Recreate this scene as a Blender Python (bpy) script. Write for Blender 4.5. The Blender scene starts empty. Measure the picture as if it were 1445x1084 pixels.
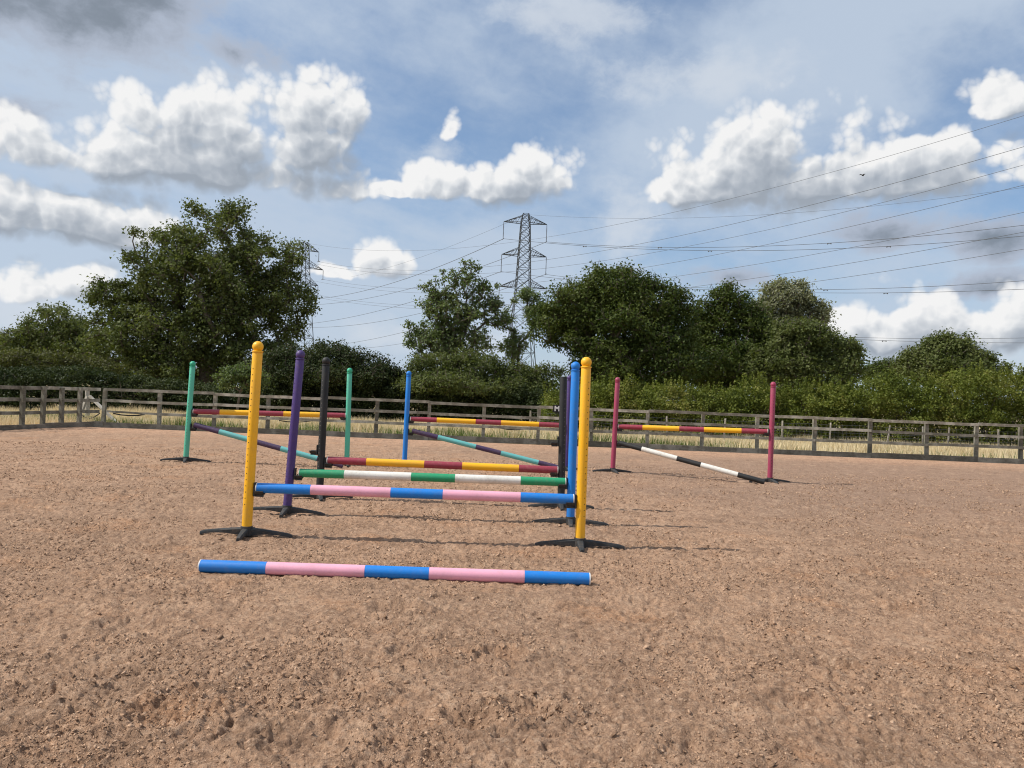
import bpy, math, random
import numpy as np
from mathutils import Vector, Matrix, Euler

random.seed(7)
rng = np.random.default_rng(7)
R = math.radians
scene = bpy.context.scene
COL = scene.collection

# ------------------------------------------------------------------ camera
FPX, PW, PH = 1085.0, 1445.0, 1084.0      # focal length in photo pixels, photo size
CAM_H = 1.42
ROLL = math.atan(0.040)
PITCH = math.atan(18.0 / FPX)
cam_data = bpy.data.cameras.new('camera')
cam_data.sensor_fit = 'HORIZONTAL'
cam_data.sensor_width = 36.0
cam_data.lens = 36.0 * FPX / PW
cam_data.clip_start = 0.05
cam_data.clip_end = 6000.0
cam = bpy.data.objects.new('camera', cam_data)
COL.objects.link(cam)
cam.location = (0, 0, CAM_H)
CAMROT = (Matrix.Rotation(math.pi / 2 + PITCH, 3, 'X') @ Matrix.Rotation(ROLL, 3, 'Z'))
cam.rotation_euler = CAMROT.to_euler()
scene.camera = cam

def ray(px, py):
    v = Vector(((px - PW / 2) / FPX, -(py - PH / 2) / FPX, -1.0))
    return CAMROT @ v
def at(px, py, d):
    """point on the line of sight at ground distance Y = d"""
    r = ray(px, py)
    return Vector((0, 0, CAM_H)) + r * (d / r.y)
def gnd(px, py, z=0.0):
    r = ray(px, py)
    return Vector((0, 0, CAM_H)) + r * ((z - CAM_H) / r.z)
def azel(px, py):
    r = ray(px, py).normalized()
    return math.atan2(r.x, r.y), math.asin(r.z)

# ------------------------------------------------------------------ colour management
scene.view_settings.view_transform = 'Standard'
scene.view_settings.look = 'None'
scene.view_settings.exposure = 0.0
scene.view_settings.gamma = 1.0
scene.view_settings.use_curve_mapping = False
scene.render.engine = 'CYCLES'
scene.cycles.use_denoising = True
scene.cycles.pixel_filter_type = 'BLACKMAN_HARRIS'
scene.cycles.filter_width = 1.1
scene.cycles.max_bounces = 6
scene.cycles.diffuse_bounces = 3
scene.cycles.transmission_bounces = 3
scene.cycles.transparent_max_bounces = 4

# ------------------------------------------------------------------ sun
SUN_EL, SUN_AZ = R(49), R(-96)             # azimuth from +Y towards +X
sd = Vector((math.sin(SUN_AZ) * math.cos(SUN_EL), math.cos(SUN_AZ) * math.cos(SUN_EL), math.sin(SUN_EL)))
sun_data = bpy.data.lights.new('sun', 'SUN')
sun_data.energy = 4.6
sun_data.angle = R(0.53)
sun_data.color = (1.0, 0.95, 0.87)
sun = bpy.data.objects.new('sun', sun_data)
COL.objects.link(sun)
sun.rotation_euler = sd.to_track_quat('Z', 'Y').to_euler()
sun.location = (-30, 10, 30)

# ------------------------------------------------------------------ node helper
class NT:
    def __init__(s, tree):
        s.t = tree
    def n(s, typ, **kw):
        nd = s.t.nodes.new(typ)
        for k, v in kw.items():
            setattr(nd, k, v)
        return nd
    def put(s, sock, v):
        if v is None:
            return
        if isinstance(v, bpy.types.NodeSocket):
            s.t.links.new(v, sock)
        elif isinstance(v, (tuple, list)):
            v = tuple(v)
            n = len(sock.default_value)
            if n == 4 and len(v) == 3:
                v = v + (1.0,)
            sock.default_value = v
        else:
            sock.default_value = v
    def m(s, op, a, b=None, c=None, clamp=False):
        nd = s.n('ShaderNodeMath', operation=op, use_clamp=clamp)
        s.put(nd.inputs[0], a); s.put(nd.inputs[1], b); s.put(nd.inputs[2], c)
        return nd.outputs[0]
    def v(s, op, a, b=None, scale=None):
        nd = s.n('ShaderNodeVectorMath', operation=op)
        s.put(nd.inputs[0], a); s.put(nd.inputs[1], b)
        if scale is not None:
            s.put(nd.inputs['Scale'], scale)
        return nd.outputs['Value'] if op in ('LENGTH', 'DOT_PRODUCT', 'DISTANCE') else nd.outputs[0]
    def noise(s, vec, scale, detail=4, rough=0.55, dist=0.0, lac=2.0, color=False):
        nd = s.n('ShaderNodeTexNoise')
        s.put(nd.inputs['Vector'], vec)
        nd.inputs['Scale'].default_value = scale
        nd.inputs['Detail'].default_value = detail
        nd.inputs['Roughness'].default_value = rough
        nd.inputs['Distortion'].default_value = dist
        nd.inputs['Lacunarity'].default_value = lac
        return nd.outputs['Color' if color else 'Fac']
    def voro(s, vec, scale, detail=0.0, rough=0.5, feature='F1', out='Distance', smooth=None):
        nd = s.n('ShaderNodeTexVoronoi', feature=feature)
        s.put(nd.inputs['Vector'], vec)
        nd.inputs['Scale'].default_value = scale
        nd.inputs['Detail'].default_value = detail
        nd.inputs['Roughness'].default_value = rough
        if smooth is not None:
            nd.inputs['Smoothness'].default_value = smooth
        return nd.outputs[out]
    def ramp(s, x, stops, interp='LINEAR'):
        nd = s.n('ShaderNodeValToRGB')
        cr = nd.color_ramp
        cr.interpolation = interp
        while len(cr.elements) > 1:
            cr.elements.remove(cr.elements[-1])
        for i, (p, c) in enumerate(stops):
            e = cr.elements[0] if i == 0 else cr.elements.new(p)
            e.position = p
            c = (c, c, c) if not isinstance(c, (tuple, list)) else c
            e.color = tuple(c[:3]) + (1.0,)
        s.put(nd.inputs[0], x)
        return nd.outputs[0]
    def ss(s, x, a, b, lo=0.0, hi=1.0):
        nd = s.n('ShaderNodeMapRange', interpolation_type='SMOOTHSTEP')
        s.put(nd.inputs[0], x); s.put(nd.inputs[1], a); s.put(nd.inputs[2], b)
        s.put(nd.inputs[3], lo); s.put(nd.inputs[4], hi)
        return nd.outputs[0]
    def lin(s, x, a, b, lo=0.0, hi=1.0):
        nd = s.n('ShaderNodeMapRange')
        s.put(nd.inputs[0], x); s.put(nd.inputs[1], a); s.put(nd.inputs[2], b)
        s.put(nd.inputs[3], lo); s.put(nd.inputs[4], hi)
        return nd.outputs[0]
    def mix(s, f, a, b, blend='MIX'):
        nd = s.n('ShaderNodeMix', data_type='RGBA', blend_type=blend)
        s.put(nd.inputs[0], f); s.put(nd.inputs[6], a); s.put(nd.inputs[7], b)
        return nd.outputs[2]
    def sep(s, vec):
        nd = s.n('ShaderNodeSeparateXYZ'); s.put(nd.inputs[0], vec)
        return nd.outputs
    def comb(s, x, y, z):
        nd = s.n('ShaderNodeCombineXYZ')
        s.put(nd.inputs[0], x); s.put(nd.inputs[1], y); s.put(nd.inputs[2], z)
        return nd.outputs[0]

# ------------------------------------------------------------------ sky
world = bpy.data.worlds.new('World')
scene.world = world
world.use_nodes = True
wt = world.node_tree
wt.nodes.clear()
W = NT(wt)
wout = W.n('ShaderNodeOutputWorld')
bg = W.n('ShaderNodeBackground')
SKY_STR = 0.11
bg.inputs['Strength'].default_value = SKY_STR
wt.links.new(bg.outputs[0], wout.inputs[0])
sky = W.n('ShaderNodeTexSky', sky_type='NISHITA')
sky.sun_disc = False
sky.sun_elevation = SUN_EL
sky.sun_rotation = SUN_AZ
sky.altitude = 50
sky.air_density = 1.0
sky.dust_density = 0.8
sky.ozone_density = 2.0
tc = W.n('ShaderNodeTexCoord')
direc = tc.outputs['Generated']
dx, dy, dz = W.sep(direc)
AZ = W.m('ARCTAN2', dx, dy)
EL = W.m('ARCSINE', dz)
K = 1.0 / SKY_STR
P2 = W.comb(AZ, EL, 0.0)

def n2(vec, scale, detail, rough=0.55, color=False):
    nd = W.n('ShaderNodeTexNoise', noise_dimensions='2D')
    W.put(nd.inputs['Vector'], vec)
    nd.inputs['Scale'].default_value = scale; nd.inputs['Detail'].default_value = detail; nd.inputs['Roughness'].default_value = rough
    return nd.outputs['Color' if color else 'Fac']

def field(vec, blobs, kb, soft=0.07):
    """rounded union of ellipses given in photo pixels; lower halves flattened by kb"""
    out = None
    for b in blobs:
        a, e = azel(b[0], b[1]); w = b[2] / FPX; h = b[3] / FPX
        t = W.n('ShaderNodeVectorMath', operation='MULTIPLY_ADD')
        W.put(t.inputs[0], vec); t.inputs[1].default_value = (1 / w, 1 / h, 0); t.inputs[2].default_value = (-a / w, -e / h, 0)
        A = t.outputs[0]
        L = W.v('LENGTH', W.v('MAXIMUM', A, W.v('MULTIPLY', A, (-1.0, -kb, 0.0))))
        if len(b) > 4: L = W.m('ADD', L, b[4])
        out = L if out is None else W.m('SMOOTH_MIN', out, L, soft)
    return W.m('SUBTRACT', 1.0, out)

WHITE = [(110, 228, 125, 52), (245, 215, 85, 92), (330, 215, 90, 66), (425, 215, 88, 98), (485, 190, 34, 62), (275, 240, 250, 46),
         (60, 310, 125, 56), (160, 330, 75, 36), (85, 412, 70, 38),
         (728, 262, 82, 56), (640, 270, 80, 36), (560, 274, 45, 14), (638, 190, 22, 40, 0.25),
         (1085, 262, 140, 92), (980, 272, 80, 46), (1290, 255, 100, 62), (1180, 262, 205, 60),
         (1416, 150, 44, 34), (1262, 475, 58, 58), (1335, 478, 38, 52), (1425, 470, 56, 54), (1192, 468, 36, 30),
         (535, 382, 48, 40), (478, 386, 42, 18)]
WHITE2 = [(820, 20, 160, 46), (40, 440, 150, 50), (1330, 500, 190, 40), (620, 480, 200, 30), (620, 215, 60, 50, 0.2), (885, 325, 70, 90, 0.0), (1010, 110, 190, 55, 0.1)]
GREY = [(60, 5, 200, 72, -0.35), (220, 0, 90, 45, -0.3), (335, 72, 100, 36, 0.05), (10, 160, 70, 34, 0.0),
        (1232, 332, 84, 32, -0.2), (1405, 334, 74, 32, -0.2), (1035, 392, 66, 22, -0.2), (1395, 404, 90, 20, -0.1), (850, 395, 60, 16, 0.2)]

wc = W.v('SUBTRACT', n2(P2, 11.0, 4, 0.6, color=True), (0.5, 0.5, 0.5))
PW2 = W.v('ADD', P2, W.v('SCALE', wc, scale=0.022))
PW3 = W.v('ADD', P2, W.v('SCALE', wc, scale=0.018))
gen = W.m('MULTIPLY', W.m('SUBTRACT', n2(W.v('MULTIPLY', P2, (1.0, 2.0, 0)), 3.0, 2, 0.5), 0.53), 5.0)
far = W.ss(W.v('DOT_PRODUCT', direc, (0.0, 0.97, 0.24)), 0.70, 0.52)
gen = W.m('SUBTRACT', W.m('MULTIPLY', gen, far), W.m('MULTIPLY', W.m('SUBTRACT', 1.0, far), 3.0))

def puff(vec):
    """cauliflower relief: rounded bumps with creases between them, three sizes"""
    out = None
    for i, (sc, am) in enumerate(((13.0, 1.0), (27.0, 0.55), (58.0, 0.30), (120.0, 0.15))):
        nd = W.n('ShaderNodeTexVoronoi', voronoi_dimensions='2D', feature='F1')
        W.put(nd.inputs['Vector'], W.v('ADD', vec, (i * 7.3, i * 3.1, 0))); nd.inputs['Scale'].default_value = sc
        d = nd.outputs['Distance']
        b = W.m('MULTIPLY', W.m('SUBTRACT', 0.20, W.m('MULTIPLY', d, d)), 1.5 * am)
        out = b if out is None else W.m('ADD', out, b)
    return out

fb0 = W.m('SUBTRACT', n2(PW3, 12.0, 7, 0.6), 0.5)
S0 = W.m('MAXIMUM', W.m('ADD', field(PW2, WHITE, 2.3), 0.17), gen)
D0 = W.m('ADD', S0, W.m('ADD', W.m('MULTIPLY', puff(PW3), 0.62), W.m('MULTIPLY', fb0, 0.42)))
mask = W.m('GREATER_THAN', S0, -0.75)

# thin high veil, laid out on a flat layer overhead
zz = W.m('ADD', W.m('MAXIMUM', dz, 0.0), 0.22)
PL = W.v('DIVIDE', W.comb(dx, dy, 0.0), W.comb(zz, zz, 1.0))
PLr = W.n('ShaderNodeVectorRotate', rotation_type='Z_AXIS')
W.put(PLr.inputs['Vector'], PL); PLr.inputs['Angle'].default_value = 0.9
v1 = n2(W.v('MULTIPLY', PLr.outputs[0], (1.0, 0.38, 0)), 1.5, 6, 0.56)
fb3 = W.m('SUBTRACT', n2(W.v('MULTIPLY', PW2, (1.0, 1.6, 0)), 8.5, 6, 0.62), 0.5)
leftw = W.ss(AZ, 0.12, -0.55)
diag = W.m('SUBTRACT', EL, W.m('ADD', 0.19, W.m('MULTIPLY', AZ, 0.62)))
band = W.m('MULTIPLY', W.ss(W.m('ABSOLUTE', diag), 0.16, 0.02), W.ss(AZ, -0.2, 0.1))
veil = W.m('ADD', W.m('ADD', W.m('MULTIPLY', leftw, 0.72), W.m('MULTIPLY', band, 0.75)), W.m('MULTIPLY', W.m('MULTIPLY', W.m('SUBTRACT', v1, 0.45), W.ss(EL, 0.0, 0.22)), 2.3))
veil = W.m('ADD', veil, W.m('MULTIPLY', fb3, 1.15))
veil = W.m('ADD', veil, W.ss(EL, 0.30, 0.0, 0.0, 0.62))
veilA = W.ss(veil, -0.35, 0.95, 0.20, 0.92)
skyc = W.mix(1.0, sky.outputs[0], (0.88, 1.06, 1.18, 1), 'MULTIPLY')
c0 = W.mix(veilA, skyc, tuple(c * K for c in (0.52, 0.61, 0.735)))
A3 = W.ss(W.m('ADD', field(PW2, WHITE2, 1.2), W.m('MULTIPLY', fb3, 1.9)), 0.0, 0.9, 0.0, 0.66)
c0 = W.mix(A3, c0, tuple(c * K for c in (0.66, 0.71, 0.78)))
D4 = W.m('ADD', field(PW2, GREY, 1.3), W.m('MULTIPLY', fb3, 2.3))
A4 = W.ss(D4, 0.0, 0.75, 0.0, 0.88)
g4 = W.mix(W.ss(D4, 0.55, 1.5), tuple(c * K for c in (0.43, 0.48, 0.58)), tuple(c * K for c in (0.20, 0.235, 0.285)))
c0 = W.mix(A4, c0, g4)
land = W.ss(EL, -0.01, -0.06)
LANDC = tuple(c * K for c in (0.22, 0.21, 0.18))
wt.links.new(W.mix(land, c0, LANDC), bg.inputs['Color'])

# sunlit cumulus: compare thickness towards the sun
off1 = (-0.007, 0.010, 0)
S1 = W.m('ADD', field(W.v('ADD', PW2, (-0.016, 0.026, 0)), WHITE, 2.3), 0.10)
N1 = W.m('ADD', W.m('MULTIPLY', puff(W.v('ADD', PW3, off1)), 0.62), W.m('MULTIPLY', W.m('SUBTRACT', n2(W.v('ADD', PW3, off1), 12.0, 4, 0.55), 0.5), 0.42))
N0 = W.m('SUBTRACT', D0, S0)
thick = W.ss(W.m('ADD', S1, W.m('MULTIPLY', N1, 0.40)), -0.20, 0.80)
lit = W.m('SUBTRACT', W.m('ADD', 1.06, W.m('MULTIPLY', W.m('SUBTRACT', N0, N1), 0.80)), W.m('MULTIPLY', thick, 0.84))
under = W.m('MAXIMUM', W.m('MULTIPLY', W.m('SUBTRACT', S1, S0), 1.4), 0.0)
lit = W.m('SUBTRACT', lit, under)
litf = W.lin(lit, 0.0, 1.0)
cw = W.ramp(litf, [(0.0, (0.38, 0.43, 0.50)), (0.25, (0.47, 0.52, 0.59)), (0.5, (0.62, 0.66, 0.715)), (0.78, (0.83, 0.855, 0.885)), (1.0, (1.0, 1.0, 1.0))])
cw = W.mix(1.0, cw, (K * 0.90,) * 3, 'MULTIPLY')
A0 = W.ss(D0, 0.0, W.ss(litf, 0.1, 0.9, 0.70, 0.36))
bg2 = W.n('ShaderNodeBackground'); bg2.inputs['Strength'].default_value = SKY_STR
wt.links.new(W.mix(land, W.mix(A0, c0, cw), LANDC), bg2.inputs['Color'])
mxs = W.n('ShaderNodeMixShader')
wt.links.new(mask, mxs.inputs[0]); wt.links.new(bg.outputs[0], mxs.inputs[1]); wt.links.new(bg2.outputs[0], mxs.inputs[2])
wt.links.new(mxs.outputs[0], wout.inputs[0])
try:
    world.cycles.sampling_method = 'MANUAL'
    world.cycles.sample_map_resolution = 256
except Exception:
    pass

# ------------------------------------------------------------------ object helpers
def tag(o, label=None, cat=None, group=None, kind=None):
    if label: o['label'] = label
    if cat: o['category'] = cat
    if group: o['group'] = group
    if kind: o['kind'] = kind
    return o
def empty(name, loc, label=None, cat=None, group=None, rot=None):
    o = bpy.data.objects.new(name, None)
    o.empty_display_size = 0.2
    COL.objects.link(o)
    o.location = loc
    if rot is not None: o.rotation_euler = rot
    return tag(o, label, cat, group)
def link(name, me, parent=None, loc=None, rot=None, kind=None):
    o = bpy.data.objects.new(name, me)
    COL.objects.link(o)
    if parent is not None: o.parent = parent
    if loc is not None: o.location = loc
    if rot is not None: o.rotation_euler = rot
    if kind: o['kind'] = kind
    return o
class MB:
    """collects faces; build() makes one mesh"""
    def __init__(s): s.v, s.f = [], []
    def add(s, vs, fs):
        b = len(s.v); s.v.extend([tuple(p) for p in vs]); s.f.extend([tuple(i + b for i in f) for f in fs])
    def box(s, c, sz, rot=None):
        x, y, z = [k / 2 for k in sz]
        vs = [Vector((i * x, j * y, k * z)) for i in (-1, 1) for j in (-1, 1) for k in (-1, 1)]
        if rot is not None: vs = [rot @ p for p in vs]
        c = Vector(c)
        s.add([p + c for p in vs], [(0, 1, 3, 2), (4, 6, 7, 5), (0, 4, 5, 1), (2, 3, 7, 6), (0, 2, 6, 4), (1, 5, 7, 3)])
    def tube(s, pts, rad, n=8, caps=True):
        pts = [Vector(p) for p in pts]
        rad = [rad] * len(pts) if not isinstance(rad, (list, tuple)) else rad
        vs, fs = [], []
        up = Vector((0.03, 0.02, 1))
        for i, p in enumerate(pts):
            t = (pts[min(i + 1, len(pts) - 1)] - pts[max(i - 1, 0)]).normalized()
            a = t.cross(up)
            if a.length < 0.05: a = t.cross(Vector((1, 0, 0)))
            a.normalize(); b = t.cross(a)
            for k in range(n):
                an = 2 * math.pi * k / n
                vs.append(p + (a * math.cos(an) + b * math.sin(an)) * rad[i])
        for i in range(len(pts) - 1):
            for k in range(n):
                k2 = (k + 1) % n
                fs.append((i * n + k, i * n + k2, (i + 1) * n + k2, (i + 1) * n + k))
        if caps:
            fs.append(tuple(range(n))); fs.append(tuple((len(pts) - 1) * n + k for k in reversed(range(n))))
        s.add(vs, fs)
    def lathe(s, prof, n=24, M=None):
        vs, fs = [], []
        for r, z in prof:
            for k in range(n):
                a = 2 * math.pi * k / n
                vs.append(Vector((r * math.cos(a), r * math.sin(a), z)))
        if M is not None: vs = [M @ p for p in vs]
        for i in range(len(prof) - 1):
            for k in range(n):
                k2 = (k + 1) % n
                fs.append((i * n + k, i * n + k2, (i + 1) * n + k2, (i + 1) * n + k))
        s.add(vs, fs)
    def mesh(s, name, mat, smooth=False):
        me = bpy.data.meshes.new(name)
        me.from_pydata(s.v, [], s.f)
        if mat: me.materials.append(mat)
        if smooth:
            me.polygons.foreach_set('use_smooth', [True] * len(me.polygons))
            try: me.set_sharp_from_angle(angle=R(35))
            except Exception: pass
        me.update()
        return me
def npmesh(name, V, F, mat, smooth=False):
    V = np.asarray(V, dtype=np.float32); F = np.asarray(F, dtype=np.int32)
    me = bpy.data.meshes.new(name)
    k = F.shape[1]
    me.vertices.add(len(V)); me.vertices.foreach_set('co', V.ravel())
    me.loops.add(F.size); me.loops.foreach_set('vertex_index', F.ravel())
    me.polygons.add(len(F)); me.polygons.foreach_set('loop_start', np.arange(0, F.size, k, dtype=np.int32))
    if smooth: me.polygons.foreach_set('use_smooth', np.ones(len(F), dtype=bool))
    me.materials.append(mat)
    me.update(calc_edges=True)
    return me

# ------------------------------------------------------------------ materials
def new_mat(name):
    m = bpy.data.materials.new(name); m.use_nodes = True
    t = m.node_tree; t.nodes.clear()
    N = NT(t)
    o = N.n('ShaderNodeOutputMaterial')
    return m, N, o
def pbsdf(N, o, col, rough=0.5, bump=None, bstr=0.3, bdist=0.01, spec=0.5, sheen=None):
    b = N.n('ShaderNodeBsdfPrincipled')
    N.put(b.inputs['Base Color'], col); N.put(b.inputs['Roughness'], rough)
    b.inputs['Specular IOR Level'].default_value = spec
    if bump is not None:
        bn = N.n('ShaderNodeBump'); bn.inputs['Strength'].default_value = bstr; bn.inputs['Distance'].default_value = bdist
        N.put(bn.inputs['Height'], bump); N.t.links.new(bn.outputs[0], b.inputs['Normal'])
    N.t.links.new(b.outputs[0], o.inputs[0])
    return b
def mat_plastic(name, col, rough=0.38, wear=0.35, dirt=(0.34, 0.23, 0.15), spec=0.45, dusty=0.25):
    m, N, o = new_mat(name)
    tcn = N.n('ShaderNodeTexCoord'); obj = tcn.outputs['Object']
    oi = N.n('ShaderNodeObjectInfo')
    sh = N.v('ADD', obj, N.comb(N.m('MULTIPLY', oi.outputs['Random'], 37.0), 0.0, 0.0))
    big = N.noise(sh, 3.0, 4, 0.6)
    c = N.mix(N.lin(big, 0.35, 0.7), col, tuple(min(1, k * 0.86 + 0.012) for k in col))
    d1 = N.noise(sh, 26.0, 6, 0.7)
    dust = N.ss(N.m('ADD', N.m('MULTIPLY', d1, 0.8), N.m('MULTIPLY', big, 0.35)), 0.52, 0.86, 0.0, wear)
    c = N.mix(dust, c, dirt)
    scr = N.noise(N.v('MULTIPLY', sh, (1.0, 1.0, 9.0)), 22.0, 3, 0.6)
    c = N.mix(N.ss(scr, 0.66, 0.74, 0.0, wear * 0.9), c, tuple(min(1, k * 0.5 + 0.30) for k in col))
    pbsdf(N, o, c, N.lin(d1, 0.3, 0.8, rough, rough + 0.3), N.noise(sh, 60.0, 4, 0.6), 0.18, 0.003, spec)
    return m
M = {}
M['yellow'] = mat_plastic('yellow_plastic', (0.93, 0.47, 0.006), wear=0.22)
M['purple'] = mat_plastic('purple_plastic', (0.058, 0.028, 0.165), wear=0.16)
M['blue'] = mat_plastic('blue_plastic', (0.002, 0.20, 0.66), wear=0.16)
M['black'] = mat_plastic('black_plastic', (0.009, 0.010, 0.011), wear=0.05, rough=0.5)
M['foot'] = mat_plastic('black_rubber', (0.020, 0.024, 0.027), wear=0.3, rough=0.55)
M['mint'] = mat_plastic('mint_plastic', (0.09, 0.50, 0.34), wear=0.2)
M['capgreen'] = mat_plastic('deep_mint_plastic', (0.03, 0.42, 0.24), wear=0.1)
M['raspberry'] = mat_plastic('raspberry_plastic', (0.34, 0.038, 0.095), wear=0.3)
M['maroon'] = mat_plastic('maroon_plastic', (0.30, 0.028, 0.055), wear=0.3)
M['pink'] = mat_plastic('pink_plastic', (0.84, 0.40, 0.52), wear=0.28)
M['green'] = mat_plastic('green_plastic', (0.012, 0.30, 0.13), wear=0.2)
M['white'] = mat_plastic('white_plastic', (0.78, 0.76, 0.70), wear=0.5, dirt=(0.36, 0.30, 0.22))
M['rim'] = mat_plastic('white_end_plug', (0.72, 0.70, 0.66), wear=0.3)
M['teal'] = mat_plastic('teal_plastic', (0.13, 0.46, 0.45), wear=0.25)
M['navy'] = mat_plastic('dark_violet_plastic', (0.055, 0.028, 0.085), wear=0.25)
M['hole'] = mat_plastic('peg_hole_dark', (0.012, 0.010, 0.010), wear=0.05, rough=0.9)
M['hole_light'] = mat_plastic('dusty_peg_hole', (0.20, 0.18, 0.16), wear=0.3, rough=0.9)

def mat_wood(name, base, dark, pale):
    m, N, o = new_mat(name)
    tcn = N.n('ShaderNodeTexCoord'); oi = N.n('ShaderNodeObjectInfo')
    sh = N.v('ADD', tcn.outputs['Object'], N.comb(N.m('MULTIPLY', oi.outputs['Random'], 91.0), N.m('MULTIPLY', oi.outputs['Random'], 13.0), 0.0))
    g = N.noise(N.v('MULTIPLY', sh, (1.4, 14.0, 14.0)), 5.0, 6, 0.65, 0.3)
    b = N.noise(sh, 2.4, 5, 0.65)
    c = N.mix(N.lin(g, 0.3, 0.72), dark, base)
    c = N.mix(N.ss(b, 0.42, 0.66, 0.0, 0.75), c, pale)
    lich = N.noise(sh, 19.0, 5, 0.7)
    c = N.mix(N.ss(lich, 0.60, 0.70, 0.0, 0.7), c, dark)
    c = N.mix(N.ss(N.noise(sh, 8.0, 5, 0.7), 0.62, 0.72, 0.0, 0.5), c, (0.30, 0.31, 0.22))
    hv = N.n('ShaderNodeHueSaturation')
    N.put(hv.inputs['Color'], c); N.put(hv.inputs['Value'], N.lin(oi.outputs['Random'], 0, 1, 0.62, 1.20))
    pbsdf(N, o, hv.outputs[0], 0.85, g, 0.5, 0.006, 0.2)
    return m
M['wood'] = mat_wood('weathered_grey_timber', (0.35, 0.325, 0.255), (0.13, 0.115, 0.085), (0.54, 0.51, 0.42))
M['woodpost'] = mat_wood('weathered_post_timber', (0.28, 0.262, 0.205), (0.11, 0.098, 0.07), (0.41, 0.39, 0.32))
M['kick'] = mat_wood('soil_stained_board_timber', (0.22, 0.19, 0.15), (0.085, 0.07, 0.052), (0.31, 0.27, 0.22))
M['stake'] = mat_wood('bleached_stake_timber', (0.48, 0.44, 0.37), (0.20, 0.17, 0.13), (0.58, 0.54, 0.47))

def mat_leaf(name, cols, trans=0.25, tcol=(1.5, 1.6, 0.7)):
    m, N, o = new_mat(name)
    ge = N.n('ShaderNodeNewGeometry'); tcn = N.n('ShaderNodeTexCoord')
    rnd = ge.outputs['Random Per Island']
    patch = N.noise(tcn.outputs['Object'], 0.55, 3, 0.6)
    t = N.m('ADD', N.m('MULTIPLY', rnd, 0.5), N.m('MULTIPLY', N.lin(patch, 0.36, 0.64), 0.5))
    n = len(cols)
    c = N.ramp(t, [(i / (n - 1), cols[i]) for i in range(n)])
    d = N.n('ShaderNodeBsdfPrincipled')
    N.put(d.inputs['Base Color'], c); d.inputs['Roughness'].default_value = 0.55
    d.inputs['Specular IOR Level'].default_value = 0.12
    tr = N.n('ShaderNodeBsdfTranslucent')
    N.put(tr.inputs['Color'], N.mix(1.0, c, tcol, 'MULTIPLY'))
    mx = N.n('ShaderNodeMixShader'); mx.inputs[0].default_value = trans
    N.t.links.new(d.outputs[0], mx.inputs[1]); N.t.links.new(tr.outputs[0], mx.inputs[2])
    N.t.links.new(mx.outputs[0], o.inputs[0])
    return m
M['leaf_ash'] = mat_leaf('ash_leaves', [(0.044, 0.060, 0.017), (0.078, 0.098, 0.029), (0.115, 0.135, 0.045), (0.16, 0.175, 0.075)])
M['leaf_oak'] = mat_leaf('oak_leaves', [(0.024, 0.041, 0.010), (0.047, 0.070, 0.016), (0.080, 0.103, 0.023), (0.11, 0.13, 0.035)], 0.2)
M['leaf_light'] = mat_leaf('open_tree_leaves', [(0.058, 0.086, 0.030), (0.10, 0.138, 0.050), (0.15, 0.185, 0.078), (0.25, 0.28, 0.17)], 0.28)
M['leaf_willow'] = mat_leaf('willow_leaves', [(0.11, 0.118, 0.065), (0.17, 0.18, 0.105), (0.23, 0.235, 0.155), (0.32, 0.32, 0.24)], 0.25)
M['leaf_hedge'] = mat_leaf('hedge_leaves', [(0.055, 0.078, 0.017), (0.110, 0.138, 0.026), (0.17, 0.190, 0.040), (0.29, 0.26, 0.09)], 0.25)
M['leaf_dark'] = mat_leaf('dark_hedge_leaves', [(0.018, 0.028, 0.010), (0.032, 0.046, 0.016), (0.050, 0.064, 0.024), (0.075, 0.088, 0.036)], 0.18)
M['leaf_olive'] = mat_leaf('olive_bush_leaves', [(0.050, 0.056, 0.016), (0.080, 0.085, 0.024), (0.11, 0.115, 0.035), (0.15, 0.15, 0.06)], 0.22)
M['weed'] = mat_leaf('weed_leaves', [(0.05, 0.08, 0.02), (0.09, 0.14, 0.035), (0.14, 0.19, 0.06), (0.22, 0.24, 0.10)], 0.3)
M['straw'] = mat_leaf('dry_grass_blades', [(0.50, 0.40, 0.24), (0.66, 0.55, 0.35), (0.76, 0.66, 0.45), (0.84, 0.76, 0.56)], 0.25, (1.1, 1.0, 0.75))
def mat_simple(name, col, rough=0.8, var=0.3, scale=4.0, spec=0.3, metal=0.0):
    m, N, o = new_mat(name)
    tcn = N.n('ShaderNodeTexCoord')
    f = N.noise(tcn.outputs['Object'], scale, 5, 0.65)
    c = N.mix(N.lin(f, 0.3, 0.7), tuple(k * (1 - var) for k in col), tuple(min(1, k * (1 + var)) for k in col))
    b = pbsdf(N, o, c, rough, f, 0.4, 0.02, spec)
    b.inputs['Metallic'].default_value = metal
    return m
M['bark'] = mat_simple('bark', (0.13, 0.11, 0.085), 0.9, 0.45, 6.0, 0.15)
M['steel'] = mat_simple('galvanised_steel', (0.05, 0.057, 0.066), 0.7, 0.2, 0.5, 0.3, 0.0)
M['wire'] = mat_simple('conductor_wire', (0.10, 0.105, 0.115), 0.6, 0.1, 0.5, 0.3, 0.2)
M['insul'] = mat_simple('insulator_glaze', (0.06, 0.05, 0.05), 0.35, 0.2, 2.0, 0.5)
M['tape'] = mat_simple('black_hose', (0.03, 0.028, 0.026), 0.6, 0.3, 3.0)
M['signblack'] = mat_simple('sign_black', (0.012, 0.012, 0.013), 0.4, 0.2, 8.0)
M['signwhite'] = mat_simple('sign_white', (0.80, 0.80, 0.78), 0.5, 0.05, 8.0)
M['fur'] = mat_simple('bird_feathers', (0.02, 0.02, 0.022), 0.7, 0.3, 10.0)

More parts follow.
